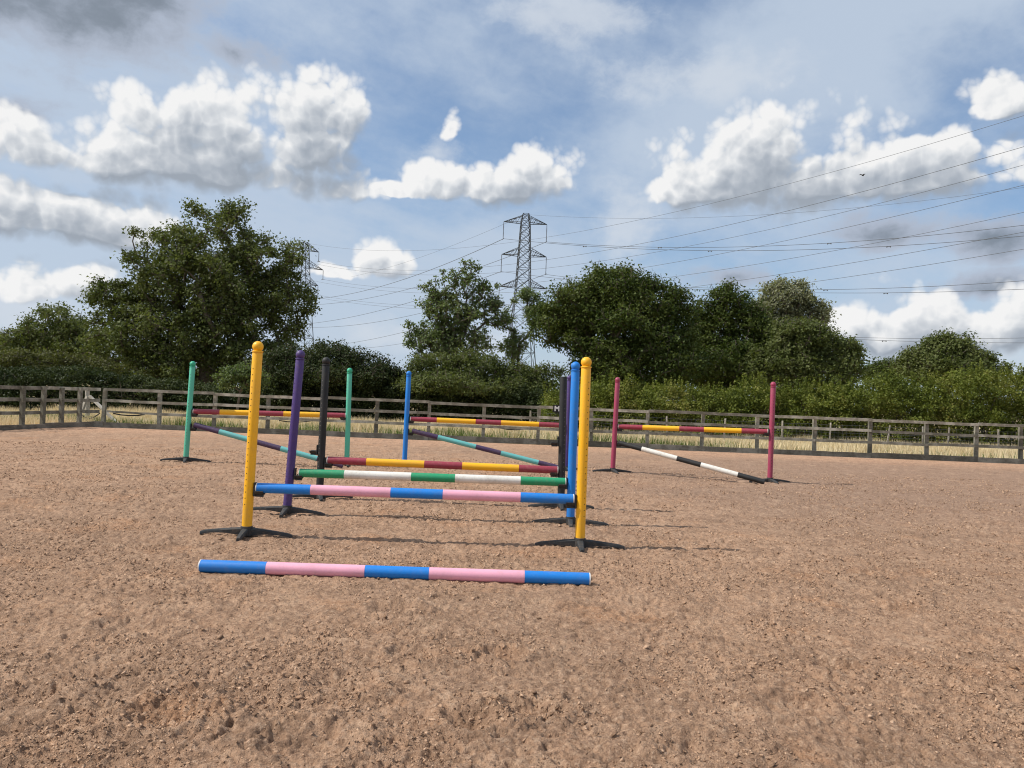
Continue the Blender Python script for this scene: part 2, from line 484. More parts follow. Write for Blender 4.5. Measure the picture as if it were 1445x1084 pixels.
# arena surface: sand and fibre
def mat_arena(name):
    m, N, o = new_mat(name)
    ge = N.n('ShaderNodeNewGeometry'); P = ge.outputs['Position']
    px_, py_, pz_ = N.sep(P)
    flat = N.comb(px_, py_, 0.0)
    n1 = N.noise(flat, 0.35, 4, 0.55)
    n2 = N.noise(N.v('MULTIPLY', flat, (1.0, 1.6, 1.0)), 2.2, 6, 0.62)
    n3 = N.noise(P, 26.0, 6, 0.7)
    n4 = N.noise(P, 130.0, 4, 0.7)
    c = N.mix(N.lin(n2, 0.32, 0.68), (0.405, 0.245, 0.155), (0.52, 0.332, 0.218))
    c = N.mix(N.ss(n1, 0.42, 0.62, 0.0, 0.6), c, (0.36, 0.230, 0.152))
    # redder compacted sand shows in hollows close by
    red = N.ss(N.noise(flat, 1.1, 5, 0.6), 0.53, 0.66, 0.0, 0.75)
    c = N.mix(red, c, (0.47, 0.258, 0.145))
    # grey-brown damp stretch towards the far right
    damp = N.m('MULTIPLY', N.ss(py_, 7.0, 12.5), N.ss(py_, 23.0, 19.0))
    damp = N.m('MULTIPLY', damp, N.ss(N.m('ADD', px_, N.m('MULTIPLY', N.m('SUBTRACT', n1, 0.5), 16.0)), -2.0, 5.0))
    c = N.mix(N.m('MULTIPLY', damp, 0.75), c, (0.31, 0.205, 0.148))
    # paler orange track by the boards
    trk = N.ss(py_, 20.3, 22.3, 0.0, 0.75)
    c = N.mix(trk, c, (0.56, 0.335, 0.215))
    lump = N.noise(N.v('MULTIPLY', flat, (1.0, 0.8, 1.0)), 11.0, 8, 0.78)  # mottling: moist clumps, plus shade of small hollows painted into the colour
    c = N.mix(N.ss(lump, 0.52, 0.40, 0.0, 0.55), c, (0.22, 0.135, 0.09))
    c = N.mix(N.ss(lump, 0.54, 0.66, 0.0, 0.55), c, (0.64, 0.44, 0.30))
    patch = N.noise(flat, 2.6, 7, 0.74)  # broader mottling: moisture and the painted-in shade of harrowed lumps
    c = N.mix(N.ss(patch, 0.50, 0.36, 0.0, 0.62), c, (0.25, 0.155, 0.10))
    c = N.mix(N.ss(patch, 0.53, 0.68, 0.0, 0.5), c, (0.63, 0.43, 0.29))
    crumb = N.noise(flat, 55.0, 5, 0.75)
    c = N.mix(N.ss(crumb, 0.48, 0.36, 0.0, 0.6), c, (0.16, 0.098, 0.062))
    c = N.mix(N.ss(crumb, 0.54, 0.66, 0.0, 0.55), c, (0.66, 0.46, 0.32))
    # fine grain: dark rubber crumbs and pale fibres
    c = N.mix(N.ss(n3, 0.54, 0.66, 0.0, 0.65), c, (0.62, 0.43, 0.30))
    c = N.mix(N.ss(n3, 0.46, 0.33, 0.0, 0.7), c, (0.17, 0.105, 0.07))
    c = N.mix(N.ss(n4, 0.60, 0.70, 0.0, 0.5), c, (0.60, 0.48, 0.38))
    c = N.mix(N.ss(n4, 0.44, 0.32, 0.0, 0.65), c, (0.13, 0.08, 0.055))
    h = N.m('ADD', N.m('MULTIPLY', n3, 1.0), N.m('MULTIPLY', n4, 0.35))
    pbsdf(N, o, c, 0.95, h, 1.0, 0.030, 0.1)
    return m
M['arena'] = mat_arena('arena_sand_and_fibre')
def mat_clod():
    m, N, o = new_mat('arena_clods')
    ge = N.n('ShaderNodeNewGeometry')
    rnd = ge.outputs['Random Per Island']
    n = N.noise(ge.outputs['Position'], 90.0, 4, 0.7)
    c = N.ramp(rnd, [(0.0, (0.20, 0.125, 0.08)), (0.3, (0.36, 0.225, 0.145)), (0.7, (0.50, 0.325, 0.215)), (1.0, (0.56, 0.38, 0.26))])
    c = N.mix(N.ss(n, 0.45, 0.3, 0.0, 0.5), c, (0.16, 0.105, 0.075))
    pbsdf(N, o, c, 0.95, n, 0.6, 0.01, 0.1)
    return m
M['clod'] = mat_clod()
def mat_field():
    m, N, o = new_mat('dry_field_ground')
    ge = N.n('ShaderNodeNewGeometry'); P = ge.outputs['Position']
    a = N.noise(P, 0.6, 5, 0.6); b = N.noise(P, 9.0, 5, 0.7)
    c = N.mix(N.lin(a, 0.35, 0.65), (0.42, 0.33, 0.19), (0.33, 0.27, 0.14))
    c = N.mix(N.ss(b, 0.45, 0.7, 0.0, 0.6), c, (0.48, 0.39, 0.21))
    pbsdf(N, o, c, 0.95, b, 0.6, 0.05, 0.1)
    return m
M['field'] = mat_field()

# ------------------------------------------------------------------ noise in numpy for real relief
def _h(ix, iy, seed):
    h = (ix.astype(np.int64) * 374761393 + iy.astype(np.int64) * 668265263 + seed * 974634777) & 0xFFFFFFFF
    h = ((h ^ (h >> 13)) * 1274126177) & 0xFFFFFFFF
    h = (h ^ (h >> 16)) & 0xFFFFFFFF
    return h.astype(np.float32) / 4294967295.0
def vnoise(x, y, seed=0):
    ix = np.floor(x); iy = np.floor(y); fx = x - ix; fy = y - iy
    fx = fx * fx * (3 - 2 * fx); fy = fy * fy * (3 - 2 * fy)
    a = _h(ix, iy, seed); b = _h(ix + 1, iy, seed); c = _h(ix, iy + 1, seed); d = _h(ix + 1, iy + 1, seed)
    return (a * (1 - fx) + b * fx) * (1 - fy) + (c * (1 - fx) + d * fx) * fy
def rot2(x, y, a):
    c, s = math.cos(a), math.sin(a)
    return x * c - y * s, x * s + y * c

DUGS = [(gnd(236, 1016), 0.15, 0.036), (gnd(262, 985), 0.11, 0.025), (gnd(582, 928), 0.13, 0.035), (gnd(715, 925), 0.12, 0.03),
        (gnd(195, 884), 0.16, 0.018), (gnd(480, 970), 0.16, 0.03), (gnd(745, 1004), 0.14, 0.035), (gnd(665, 1022), 0.12, 0.035),
        (gnd(1178, 941), 0.12, 0.03), (gnd(1120, 1000), 0.14, 0.025), (gnd(1270, 843), 0.16, 0.03), (gnd(1380, 905), 0.13, 0.025),
        (gnd(90, 870), 0.18, 0.014), (gnd(30, 990), 0.15, 0.025), (gnd(430, 1050), 0.18, 0.03), (gnd(1000, 1060), 0.16, 0.03),
        (gnd(270, 760), 0.2, 0.025), (gnd(700, 720), 0.2, 0.02), (gnd(930, 850), 0.18, 0.025), (gnd(560, 860), 0.16, 0.03)]
for _ in range(90):
    p = Vector((random.uniform(-13, 13), random.uniform(2.5, 20), 0))
    DUGS.append((p, random.uniform(0.07, 0.15), random.uniform(0.006, 0.016)))

def relief(x, y):
    h = np.zeros_like(x)
    dist = np.sqrt(x * x + y * y)
    for wl, amp, sd_ in ((2.6, 0.014, 1), (0.9, 0.013, 2), (0.36, 0.009, 3), (0.16, 0.010, 4), (0.075, 0.014, 5), (0.036, 0.017, 6), (0.018, 0.013, 7)):
        rx, ry = rot2(x, y * 1.0, 0.7 * sd_)
        n = vnoise(rx / wl, ry / wl, sd_) - 0.5
        if wl < 0.4:                                     # crumbly: sharp-topped clumps, patchy in strength
            n = (np.abs(n) * -2 + 0.35) * 0.7 + n * 0.7
            px_ = vnoise(x / 0.55 + 9, y / 0.55, 20 + sd_)
            n = n * (0.35 + 1.2 * px_)
        fade = np.clip(wl / (dist * 0.0018) - 0.5, 0, 1)
        h += n * amp * 1.25 * fade
    for p, r, dp in DUGS:
        m_ = (np.abs(x - p.x) < r * 3) & (np.abs(y - p.y) < r * 3)
        if not m_.any(): continue
        q = np.sqrt(((x[m_] - p.x) / r) ** 2 + ((y[m_] - p.y) / (r * 0.8)) ** 2)
        w = vnoise(x[m_] * 14, y[m_] * 14, 55) * 0.5 + vnoise(x[m_] * 38, y[m_] * 38, 56) * 0.25 + 0.62
        h[m_] += dp * (-np.exp(-(q * w) ** 2 * 1.6) * 1.1 + 0.75 * np.exp(-((q * w - 1.35) / 0.42) ** 2))
    return h

# a low rake line and the bedding of the ground pole are part of the relief
GP_L = gnd(284, 797, 0.03); GP_R = gnd(831, 815, 0.03)
NR, NC = 640, 900
dmin, dmax = 1.6, 23.3
tt = np.linspace(0, 1, NR)
pw = 0.85
dd = (dmin ** -pw + (dmax ** -pw - dmin ** -pw) * tt) ** (-1 / pw)
ss = np.linspace(-1, 1, NC)
YY = np.repeat(dd[:, None], NC, 1)
XX = ss[None, :] * (YY * 0.80 + 1.0)
YY = YY + 0.0 * XX
HH = relief(XX.ravel(), YY.ravel()).reshape(XX.shape)
edge_f = np.clip((dmax - YY) / 0.4, 0, 1) * np.clip((YY - dmin) / 0.1, 0, 1)
HH = HH * edge_f
# bed of sand against the ground pole
lx, ly = (GP_R - GP_L).x, (GP_R - GP_L).y
Lp = math.hypot(lx, ly)
tpar = ((XX - GP_L.x) * lx + (YY - GP_L.y) * ly) / (Lp * Lp)
dperp = ((XX - GP_L.x) * -ly + (YY - GP_L.y) * lx) / Lp
near = np.exp(-(dperp / 0.09) ** 2) * np.clip(1.0 - np.abs(tpar - 0.5) * 1.7, 0, 1)
HH += near * (0.022 + 0.026 * (vnoise(XX * 6, YY * 6, 81) - 0.3))
arena = None
V = np.stack([XX.ravel(), YY.ravel(), HH.ravel()], 1)
idx = np.arange(NR * NC).reshape(NR, NC)
F = np.stack([idx[:-1, :-1].ravel(), idx[:-1, 1:].ravel(), idx[1:, 1:].ravel(), idx[1:, :-1].ravel()], 1)
arena = link('arena_surface', npmesh('arena_surface', V, F, M['arena'], True), kind='structure')
# coarse sheet all round, a little lower
cb = MB(); cb.box((0, 2, -0.16), (60, 42.9, 0.2))
link('arena_ground', cb.mesh('arena_ground', M['arena']), kind='structure')

# loose clods lying on the surface
def clods(n):
    u = rng.random(n)
    d = (1.9 ** -1 + (17.0 ** -1 - 1.9 ** -1) * u) ** -1 if False else 1.9 * (17.0 / 1.9) ** (u ** 1.15)
    x = (rng.random(n) * 2 - 1) * (d * 0.78 + 0.6)
    pn = vnoise(x / 0.35, d / 0.35, 31) * 0.6 + vnoise(x / 1.3, d / 1.3, 32) * 0.4
    keep = rng.random(n) < np.clip((pn - 0.28) * 2.4, 0.06, 1)
    x, d = x[keep], d[keep]; n = len(x)
    r = rng.lognormal(math.log(0.0036), 0.42, n) * (0.75 + 0.11 * d)
    r = np.clip(r, 0.002, 0.016)
    z = relief(x, d) + r * 0.25
    base = np.array([(1, 0, -0.4), (-0.6, 0.8, -0.4), (-0.6, -0.8, -0.4), (0, 0, 0.9)], dtype=np.float32)
    V = base[None] * (0.6 + 0.8 * rng.random((n, 4, 1))) + rng.normal(0, 0.28, (n, 4, 3))
    V *= np.stack([0.9 + 1.9 * rng.random(n) ** 2, 0.6 + 0.6 * rng.random(n), 0.5 + 0.5 * rng.random(n)], 1)[:, None, :]
    a = rng.random(n) * 6.283; c, s = np.cos(a), np.sin(a)
    t = rng.normal(0, 0.5, n); ct, st = np.cos(t), np.sin(t)
    X0, Z = V[..., 0], V[..., 2]
    X0, Z = X0 * ct[:, None] - Z * st[:, None], X0 * st[:, None] + Z * ct[:, None]
    X = X0 * c[:, None] - V[..., 1] * s[:, None]; Y = X0 * s[:, None] + V[..., 1] * c[:, None]
    V = np.stack([X, Y, Z], 2) * r[:, None, None] + np.stack([x, d, z], 1)[:, None, :]
    fb = np.array([(0, 1, 3), (1, 2, 3), (2, 0, 3), (0, 2, 1)])
    F = (fb[None] + (np.arange(n) * 4)[:, None, None]).reshape(-1, 3)
    return V.reshape(-1, 3), F
cv, cf = clods(260000)
tag(link('loose_clods', npmesh('loose_clods', cv, cf, M['clod'], False)), 'loose crumbs of brown sand and fibre strewn over the riding arena', 'sand clods', kind='stuff')

# ------------------------------------------------------------------ far ground
fb_ = MB()
fb_.box((0, 1525, -0.14), (6000, 3000, 0.2))     # from the boards to the horizon
link('dry_field', fb_.mesh('dry_field', M['field']), kind='structure')
fb_ = MB(); fb_.box((0, -1500, -0.2), (6000, 3042, 0.2))
link('field_behind', fb_.mesh('field_behind', M['field']), kind='structure')

# ------------------------------------------------------------------ vegetation builders
def leafcloud(C, rad, n_per, size, up=0.0, flat=0.75, elong=1.7, jitter=0.35):
    """many small folded leaf faces round clump centres C (k,3), radii rad (k,)"""
    k = len(C)
    tot = k * n_per
    ci = np.repeat(np.arange(k), n_per)
    dirs = rng.normal(0, 1, (tot, 3)); dirs /= np.linalg.norm(dirs, axis=1)[:, None]
    rr = rng.random(tot) ** 0.45 * (1 + 0.25 * rng.normal(0, 1, tot))
    off = dirs * rr[:, None] * rad[ci][:, None]; off[:, 2] *= flat
    P = C[ci] + off
    nrm = dirs * 0.55 + rng.normal(0, 0.6, (tot, 3)) + np.array([0, 0, 0.45]); nrm /= np.linalg.norm(nrm, axis=1)[:, None]
    t = rng.normal(0, 1, (tot, 3)); t[:, 2] += up
    t -= nrm * (t * nrm).sum(1)[:, None]; t /= np.linalg.norm(t, axis=1)[:, None] + 1e-9
    b = np.cross(nrm, t)
    s = size * (1 - jitter + 2 * jitter * rng.random(tot))[:, None]
    w = s / elong
    V = np.stack([P - t * s * 0.5, P + t * s * 0.25 + b * w * 0.62 + nrm * w * 0.1, P + t * s * 0.35 - b * w * 0.62], 1).reshape(-1, 3)
    F = np.arange(tot * 3).reshape(tot, 3)
    return V, F

def tubes_np(segs, n=5):
    """segs: list of (p0, p1, r0, r1)"""
    P0 = np.array([s[0] for s in segs]); P1 = np.array([s[1] for s in segs]); r0 = np.array([s[2] for s in segs]); r1 = np.array([s[3] for s in segs])
    t = P1 - P0; t /= np.linalg.norm(t, axis=1)[:, None] + 1e-9
    ref = np.tile(np.array([0.31, 0.17, 0.1]), (len(t), 1)); ref[np.abs(t[:, 0]) > 0.8] = (0, 0.3, 1)
    a = np.cross(t, ref); a /= np.linalg.norm(a, axis=1)[:, None]; b = np.cross(t, a)
    V = []
    for k in range(n):
        an = 2 * math.pi * k / n
        o_ = a * math.cos(an) + b * math.sin(an)
        V.append(P0 + o_ * r0[:, None]); V.append(P1 + o_ * r1[:, None])
    V = np.stack(V, 1).reshape(-1, 3)
    base = np.array([[2 * k, (2 * k + 2) % (2 * n), (2 * k + 3) % (2 * n), 2 * k + 1] for k in range(n)])
    F = (base[None] + (np.arange(len(segs)) * 2 * n)[:, None, None]).reshape(-1, 4)
    return V, F

def make_tree(name, label, base_px, d, lobes, leaf, clump_r, n_clumps, n_per, leaf_size, trunk_r=0.3, trunk_frac=0.3, depth=0.85,
              lean=0.0, up=0.0, shell=0.45, cat='tree', group=None, parts=('trunk', 'branches', 'crown')):
    base = at(base_px, 560, d); base.z = -0.1
    # clump centres through the lobes, denser towards the outside
    ell = []
    for L in lobes:
        c = at(L[0], L[1], d); sc = d / FPX
        dy_ = L[4] if len(L) > 4 else 0.0
        ell.append((np.array([c.x, d + dy_, c.z]), np.array([L[2] * sc, L[2] * sc * depth, L[3] * sc])))
    vol = np.array([e[1].prod() ** 0.75 for e in ell]); vol /= vol.sum()
    C = []
    tries = 0
    md = clump_r * 0.62
    while len(C) < n_clumps and tries < n_clumps * 12:
        tries += 1
        e = ell[rng.choice(len(ell), p=vol)]
        v = rng.normal(0, 1, 3); v /= np.linalg.norm(v)
        p = e[0] + v * (shell + (1 - shell) * rng.random() ** 0.6) * e[1] * (0.9 + 0.18 * rng.random())
        if p[2] < 0.3: continue
        if C:
            A = np.array(C)
            if ((A - p) ** 2).sum(1).min() < md * md: continue
        C.append(p)
    C = np.array(C)
    zc = C[:, 2].max()
    b = np.array([base.x, base.y, base.z])
    cen = C.mean(0)
    tp = b + (np.array([cen[0] * 0.6 + b[0] * 0.4, b[1] * 0.5 + cen[1] * 0.5, 0]) - np.array([b[0], b[1], 0])) * 0.4 + np.array([0, 0, zc * trunk_frac])
    nodes = [b + (tp - b) * f for f in (0, 0.33, 0.66, 1.0)]
    par = [-1, 0, 1, 2]
    top2 = tp + np.array([(cen[0] - tp[0]) * 0.5, 0, zc * 0.25])
    nodes.append(top2); par.append(3)
    order = np.argsort(((C - tp) ** 2).sum(1))
    N_ = np.array(nodes)
    for i in order:
        c = C[i]
        dist = np.sqrt(((N_[2:] - c) ** 2).sum(1))
        dc = np.sqrt(((c - tp) ** 2).sum())
        dn = np.sqrt(((N_[2:] - tp) ** 2).sum(1))
        cost = dist + dn * 0.35 + np.where(N_[2:, 2] > c[2] + 0.5, 2.0, 0.0)
        j = int(np.argmin(cost)) + 2
        p0 = N_[j]; L = np.linalg.norm(c - p0)
        prev = j
        ns = 2 if L > 1.0 else 1
        for q in range(1, ns + 1):
            f = q / ns
            pt = p0 + (c - p0) * f
            if q < ns: pt = pt + rng.normal(0, 0.09, 3) * L + np.array([0, 0, 0.06 * L])
            nodes.append(pt); par.append(prev); prev = len(nodes) - 1
        N_ = np.array(nodes)
    cnt = np.ones(len(nodes)) * 0.0
    haschild = np.zeros(len(nodes), bool)
    for i in range(1, len(nodes)): haschild[par[i]] = True
    cnt[~haschild] = 1
    for i in range(len(nodes) - 1, 0, -1): cnt[par[i]] += cnt[i]
    rad = trunk_r * (cnt / cnt[0]) ** 0.46
    rad = np.maximum(rad, 0.012)
    tr, br = [], []
    for i in range(1, len(nodes)):
        seg = (nodes[par[i]], nodes[i], rad[par[i]] if par[i] == 0 or i < 5 else min(rad[par[i]], rad[i] * 1.25), rad[i])
        if i < 4: tr.append(seg)
        else: br.append(seg)
    # twigs fanning from every clump centre
    tw = []
    for i in range(len(C)):
        for q in range(4):
            v = rng.normal(0, 1, 3) + np.array([0, 0, 0.4]); v /= np.linalg.norm(v)
            tw.append((C[i], C[i] + v * clump_r * (0.6 + 0.5 * rng.random()), 0.012 * d / 30, 0.006 * d / 30))
    root = empty(name, base, label, cat, group)
    off = np.array([base.x, base.y, base.z])
    def put(nm, VF, mat, sm=False):
        Vv, Ff = VF
        link(nm, npmesh(nm, Vv - off, Ff, mat, sm), root)
    tr[0] = (tr[0][0], tr[0][1], trunk_r * 1.35, tr[0][3])
    put(parts[0], tubes_np(tr, 10), M['bark'], True)
    put(parts[1], tubes_np(br + tw, 5), M['bark'], True)
    crad = clump_r * (0.75 + 0.75 * rng.random(len(C)))
    put(parts[2], leafcloud(C, crad, int(n_per * 1.75), leaf_size * 0.88, up), leaf)
    return root

# ------------------------------------------------------------------ trees
make_tree('ash_tree', 'tall broad tree with an airy domed crown, the biggest one, left of the left-hand pylon', 292, 45,
          [(302, 330, 66, 48), (238, 362, 66, 44), (372, 362, 55, 45), (170, 412, 52, 26), (300, 400, 110, 55), (402, 425, 42, 55),
           (250, 470, 105, 48), (345, 490, 95, 48), (205, 520, 60, 36), (150, 440, 36, 32), (165, 492, 52, 34), (215, 440, 55, 45), (275, 520, 90, 36), (330, 300, 22, 18), (345, 420, 80, 50)],
          M['leaf_ash'], 0.58, 720, 74, 0.21, 0.42, 0.24, shell=0.35)
make_tree('hawthorn_tree', 'low round green tree left of the biggest tree, above the dark hedge', 82, 54,
          [(75, 462, 48, 28), (35, 482, 42, 24), (112, 480, 38, 32), (2, 492, 32, 18), (-50, 490, 50, 22), (75, 500, 80, 30)],
          M['leaf_ash'], 0.62, 230, 75, 0.22, 0.22, 0.3)
make_tree('ash_tree', 'slender open tree with sky showing through, between the two pylons', 640, 42,
          [(656, 396, 34, 30), (614, 420, 26, 30), (686, 420, 26, 28), (645, 445, 54, 38), (588, 468, 24, 18), (700, 440, 18, 24), (622, 495, 45, 22), (575, 486, 12, 8), (640, 480, 60, 26)],
          M['leaf_light'], 0.30, 430, 23, 0.17, 0.2, 0.3, shell=0.0, depth=0.6)
make_tree('sapling_tree', 'thin wispy tree in front of the middle pylon', 728, 43,
          [(741, 418, 20, 16), (716, 452, 14, 22), (752, 440, 18, 26), (725, 490, 24, 22)],
          M['leaf_light'], 0.32, 62, 46, 0.16, 0.10, 0.35, shell=0.2)
make_tree('oak_tree', 'large dense dark oak with a rounded crown, right of the middle pylon', 868, 40,
          [(862, 408, 52, 34), (806, 434, 50, 36), (918, 424, 48, 34), (782, 462, 32, 26), (870, 470, 88, 50), (952, 470, 36, 46), (900, 515, 90, 34), (848, 525, 40, 30), (966, 430, 16, 18)],
          M['leaf_oak'], 0.56, 560, 95, 0.17, 0.42, 0.22, shell=0.4)
make_tree('oak_tree', 'narrower dark tree between the large oak and the grey-green willow', 1028, 44,
          [(1032, 430, 32, 26), (1006, 470, 34, 34), (1056, 470, 34, 40), (1030, 518, 80, 34), (985, 445, 18, 22), (985, 490, 24, 34), (1080, 500, 30, 40)],
          M['leaf_oak'], 0.55, 380, 85, 0.18, 0.3, 0.22)
make_tree('willow_tree', 'pale grey-green willow standing behind darker trees', 1105, 49,
          [(1108, 425, 40, 30), (1082, 452, 34, 30), (1140, 445, 28, 26), (1100, 480, 50, 34)],
          M['leaf_willow'], 0.5, 210, 80, 0.19, 0.25, 0.3, up=0.6, shell=0.3)
make_tree('field_maple', 'mid green tree in front of the willow, its crown sloping down to the right', 1135, 41,
          [(1128, 480, 42, 32), (1172, 492, 34, 28), (1196, 505, 20, 22), (1110, 515, 52, 30), (1165, 525, 50, 26)],
          M['leaf_ash'], 0.48, 270, 85, 0.17, 0.25, 0.25)
make_tree('distant_tree', 'small dark far-off tree in the gap beside the round right-hand tree', 1240, 95,
          [(1243, 518, 22, 9), (1225, 524, 14, 8), (1256, 522, 16, 8), (1240, 530, 30, 10)],
          M['leaf_oak'], 0.75, 60, 70, 0.3, 0.25, 0.3)
make_tree('field_maple', 'broad low rounded tree at the far right above the light green hedge', 1335, 55,
          [(1334, 497, 42, 24), (1300, 515, 36, 20), (1372, 514, 34, 18), (1335, 522, 62, 20), (1404, 524, 18, 12)],
          M['leaf_ash'], 0.6, 250, 85, 0.22, 0.3, 0.25)
make_tree('hawthorn_tree', 'rounded dark bush behind the purple and black jump stands', 470, 38,
          [(470, 508, 48, 22), (525, 522, 36, 20), (410, 515, 50, 24), (560, 535, 25, 14), (470, 530, 90, 18)],
          M['leaf_dark'], 0.42, 300, 75, 0.14, 0.15, 0.2, cat='bush', parts=('stem', 'branches', 'crown'))
make_tree('elder_bush', 'spreading green bush under the slender open tree', 655, 38,
          [(604, 526, 34, 20), (665, 520, 48, 22), (728, 530, 38, 20), (770, 532, 24, 18), (660, 543, 110, 14)],
          M['leaf_ash'], 0.42, 320, 75, 0.14, 0.15, 0.2, cat='bush', parts=('stem', 'branches', 'crown'))
make_tree('willow_shrub', 'pale leafy shrub low in front of the biggest tree, right of its trunk', 335, 34,
          [(340, 528, 24, 12), (318, 538, 16, 10), (358, 535, 20, 12)],
          M['leaf_light'], 0.26, 60, 48, 0.13, 0.06, 0.3, up=0.5, cat='bush', parts=('stem', 'branches', 'crown'))
make_tree('olive_bush', 'yellowish olive bush rising behind the dark left hedge', 70, 38,
          [(60, 512, 70, 12), (130, 518, 40, 12), (-20, 510, 60, 14)],
          M['leaf_olive'], 0.36, 170, 75, 0.13, 0.1, 0.2, cat='bush', parts=('stem', 'branches', 'crown'))

def make_hedge(name, label, pts, leaf, clump_r, n_clumps, n_per, leaf_size, depth=1.6, up=0.4, shoots=0, zmin=0.08, bump=0.16):
    """pts: (px, top py, distance) along the hedge"""
    P = [(at(px, 560, d), at(px, ty, d).z) for px, ty, d in pts]
    xs = np.array([p[0].x for p in P]); ys = np.array([p[0].y for p in P]); zs = np.array([p[1] for p in P])
    x = xs[0] + (xs[-1] - xs[0]) * rng.random(n_clumps)
    yc = np.interp(x, xs, ys); zt = np.interp(x, xs, zs)
    zt = zt + bump * 2 * (vnoise(x / 1.1, x * 0, 71) - 0.5) + bump * (vnoise(x / 0.45, x * 0, 72) - 0.5)
    u = rng.random(n_clumps)
    y = yc + (rng.random(n_clumps) ** 0.8) * depth - 0.1
    z = zmin + (zt - clump_r * 0.5 - zmin) * rng.random(n_clumps) ** 0.9
    # rounded shoulder at the top front
    y = y + np.where(z > zt - 0.7, (z - (zt - 0.7)) * 0.7, 0)
    y += 0.35 * (vnoise(x / 0.8, z / 0.6, 73) - 0.5)
    C = np.stack([x, y, z], 1)
    base = Vector((xs.mean(), ys.mean(), 0))
    root = empty(name, base, label, 'hedge')
    off = np.array(base)
    crad = clump_r * (0.7 + 0.6 * rng.random(n_clumps))
    Vv, Ff = leafcloud(C, crad, int(n_per * 1.5), leaf_size, up)
    link('foliage', npmesh('foliage', Vv - off, Ff, leaf), root)
    st = []
    for i in range(int((xs[-1] - xs[0]) / 0.28)):
        x0 = rng.uniform(xs[0], xs[-1]); y0 = np.interp(x0, xs, ys) + rng.uniform(0.3, depth * 0.9); zt0 = np.interp(x0, xs, zs)
        p0 = np.array([x0, y0, -0.1]); p1 = p0 + np.array([rng.normal(0, 0.15), rng.normal(0, 0.1), zt0 * 0.45]); p2 = p1 + np.array([rng.normal(0, 0.25), rng.normal(0, 0.15), zt0 * 0.4])
        st += [(p0, p1, 0.035, 0.022), (p1, p2, 0.022, 0.008)]
        for q in range(3):
            p3 = p1 + np.array([rng.normal(0, 0.4), rng.normal(0, 0.25), rng.uniform(-0.2, 0.5)])
            st.append((p1, p3, 0.014, 0.006))
    Vv, Ff = tubes_np(st, 5)
    link('stems', npmesh('stems', Vv - off, Ff, M['bark'], True), root, kind='stuff')
    if shoots:
        sx = rng.uniform(xs[0], xs[-1], shoots); sy = np.interp(sx, xs, ys) + 0.35 + rng.random(shoots) * 0.7
        zt2 = np.interp(sx, xs, zs) + bump * 2 * (vnoise(sx / 1.1, sx * 0, 71) - 0.5)
        sg, CC = [], []
        for i in range(shoots):
            p0 = np.array([sx[i], sy[i], zt2[i] - 0.35]); L = rng.uniform(0.3, 0.75)
            p1 = p0 + np.array([rng.normal(0, 0.07), rng.normal(0, 0.07), L]) 
            sg.append((p0, p1, 0.008, 0.004))
            for f in np.linspace(0.2, 1, 6): CC.append(p0 + (p1 - p0) * f)
        CC = np.array(CC)
        Vv, Ff = leafcloud(CC, np.full(len(CC), 0.055), 4, leaf_size * 0.95, 1.0, 1.2)
        Tv, Tf = tubes_np(sg, 3); Tf = np.concatenate([Tf[:, [0, 1, 2]], Tf[:, [0, 2, 3]]])
        link('shoots', npmesh('shoots', np.concatenate([Vv, Tv]) - off, np.concatenate([Ff, Tf + len(Vv)]), leaf), root, kind='stuff')
    return root
make_hedge('hedge', 'long light green hedge with upright shoots behind the right half of the fence',
           [(770, 552, 33), (840, 536, 32), (900, 545, 31.5), (960, 548, 31), (1040, 540, 31), (1100, 544, 31), (1230, 535, 31), (1330, 528, 30.5), (1445, 528, 30.5), (1700, 535, 30.5)],
           M['leaf_hedge'], 0.30, 5200, 34, 0.092, 2.3, 0.7, shoots=480, bump=0.30)
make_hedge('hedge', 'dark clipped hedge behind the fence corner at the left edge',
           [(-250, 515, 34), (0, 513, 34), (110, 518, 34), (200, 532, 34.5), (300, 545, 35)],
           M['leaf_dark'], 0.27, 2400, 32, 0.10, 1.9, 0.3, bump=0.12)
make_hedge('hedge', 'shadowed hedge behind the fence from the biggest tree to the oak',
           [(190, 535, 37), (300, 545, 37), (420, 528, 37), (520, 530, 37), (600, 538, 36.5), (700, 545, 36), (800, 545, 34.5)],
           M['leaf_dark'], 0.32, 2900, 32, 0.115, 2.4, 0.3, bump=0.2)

# far woodland closing the horizon
def woodland():
    n = 900
    x = rng.uniform(-420, 420, n); y = 330 + rng.random(n) * 40
    z = rng.random(n) ** 0.8 * (7.5 + 4 * vnoise(x / 40, x * 0, 5))
    C = np.stack([x, y, z], 1)
    Vv, Ff = leafcloud(C, np.full(n, 3.2), 50, 1.5, 0, 0.8)
    o = link('far_woodland', npmesh('far_woodland', Vv, Ff, M['leaf_oak']), kind='stuff')
    tag(o, 'low dark line of far-off woodland along the horizon', 'woodland')
woodland()

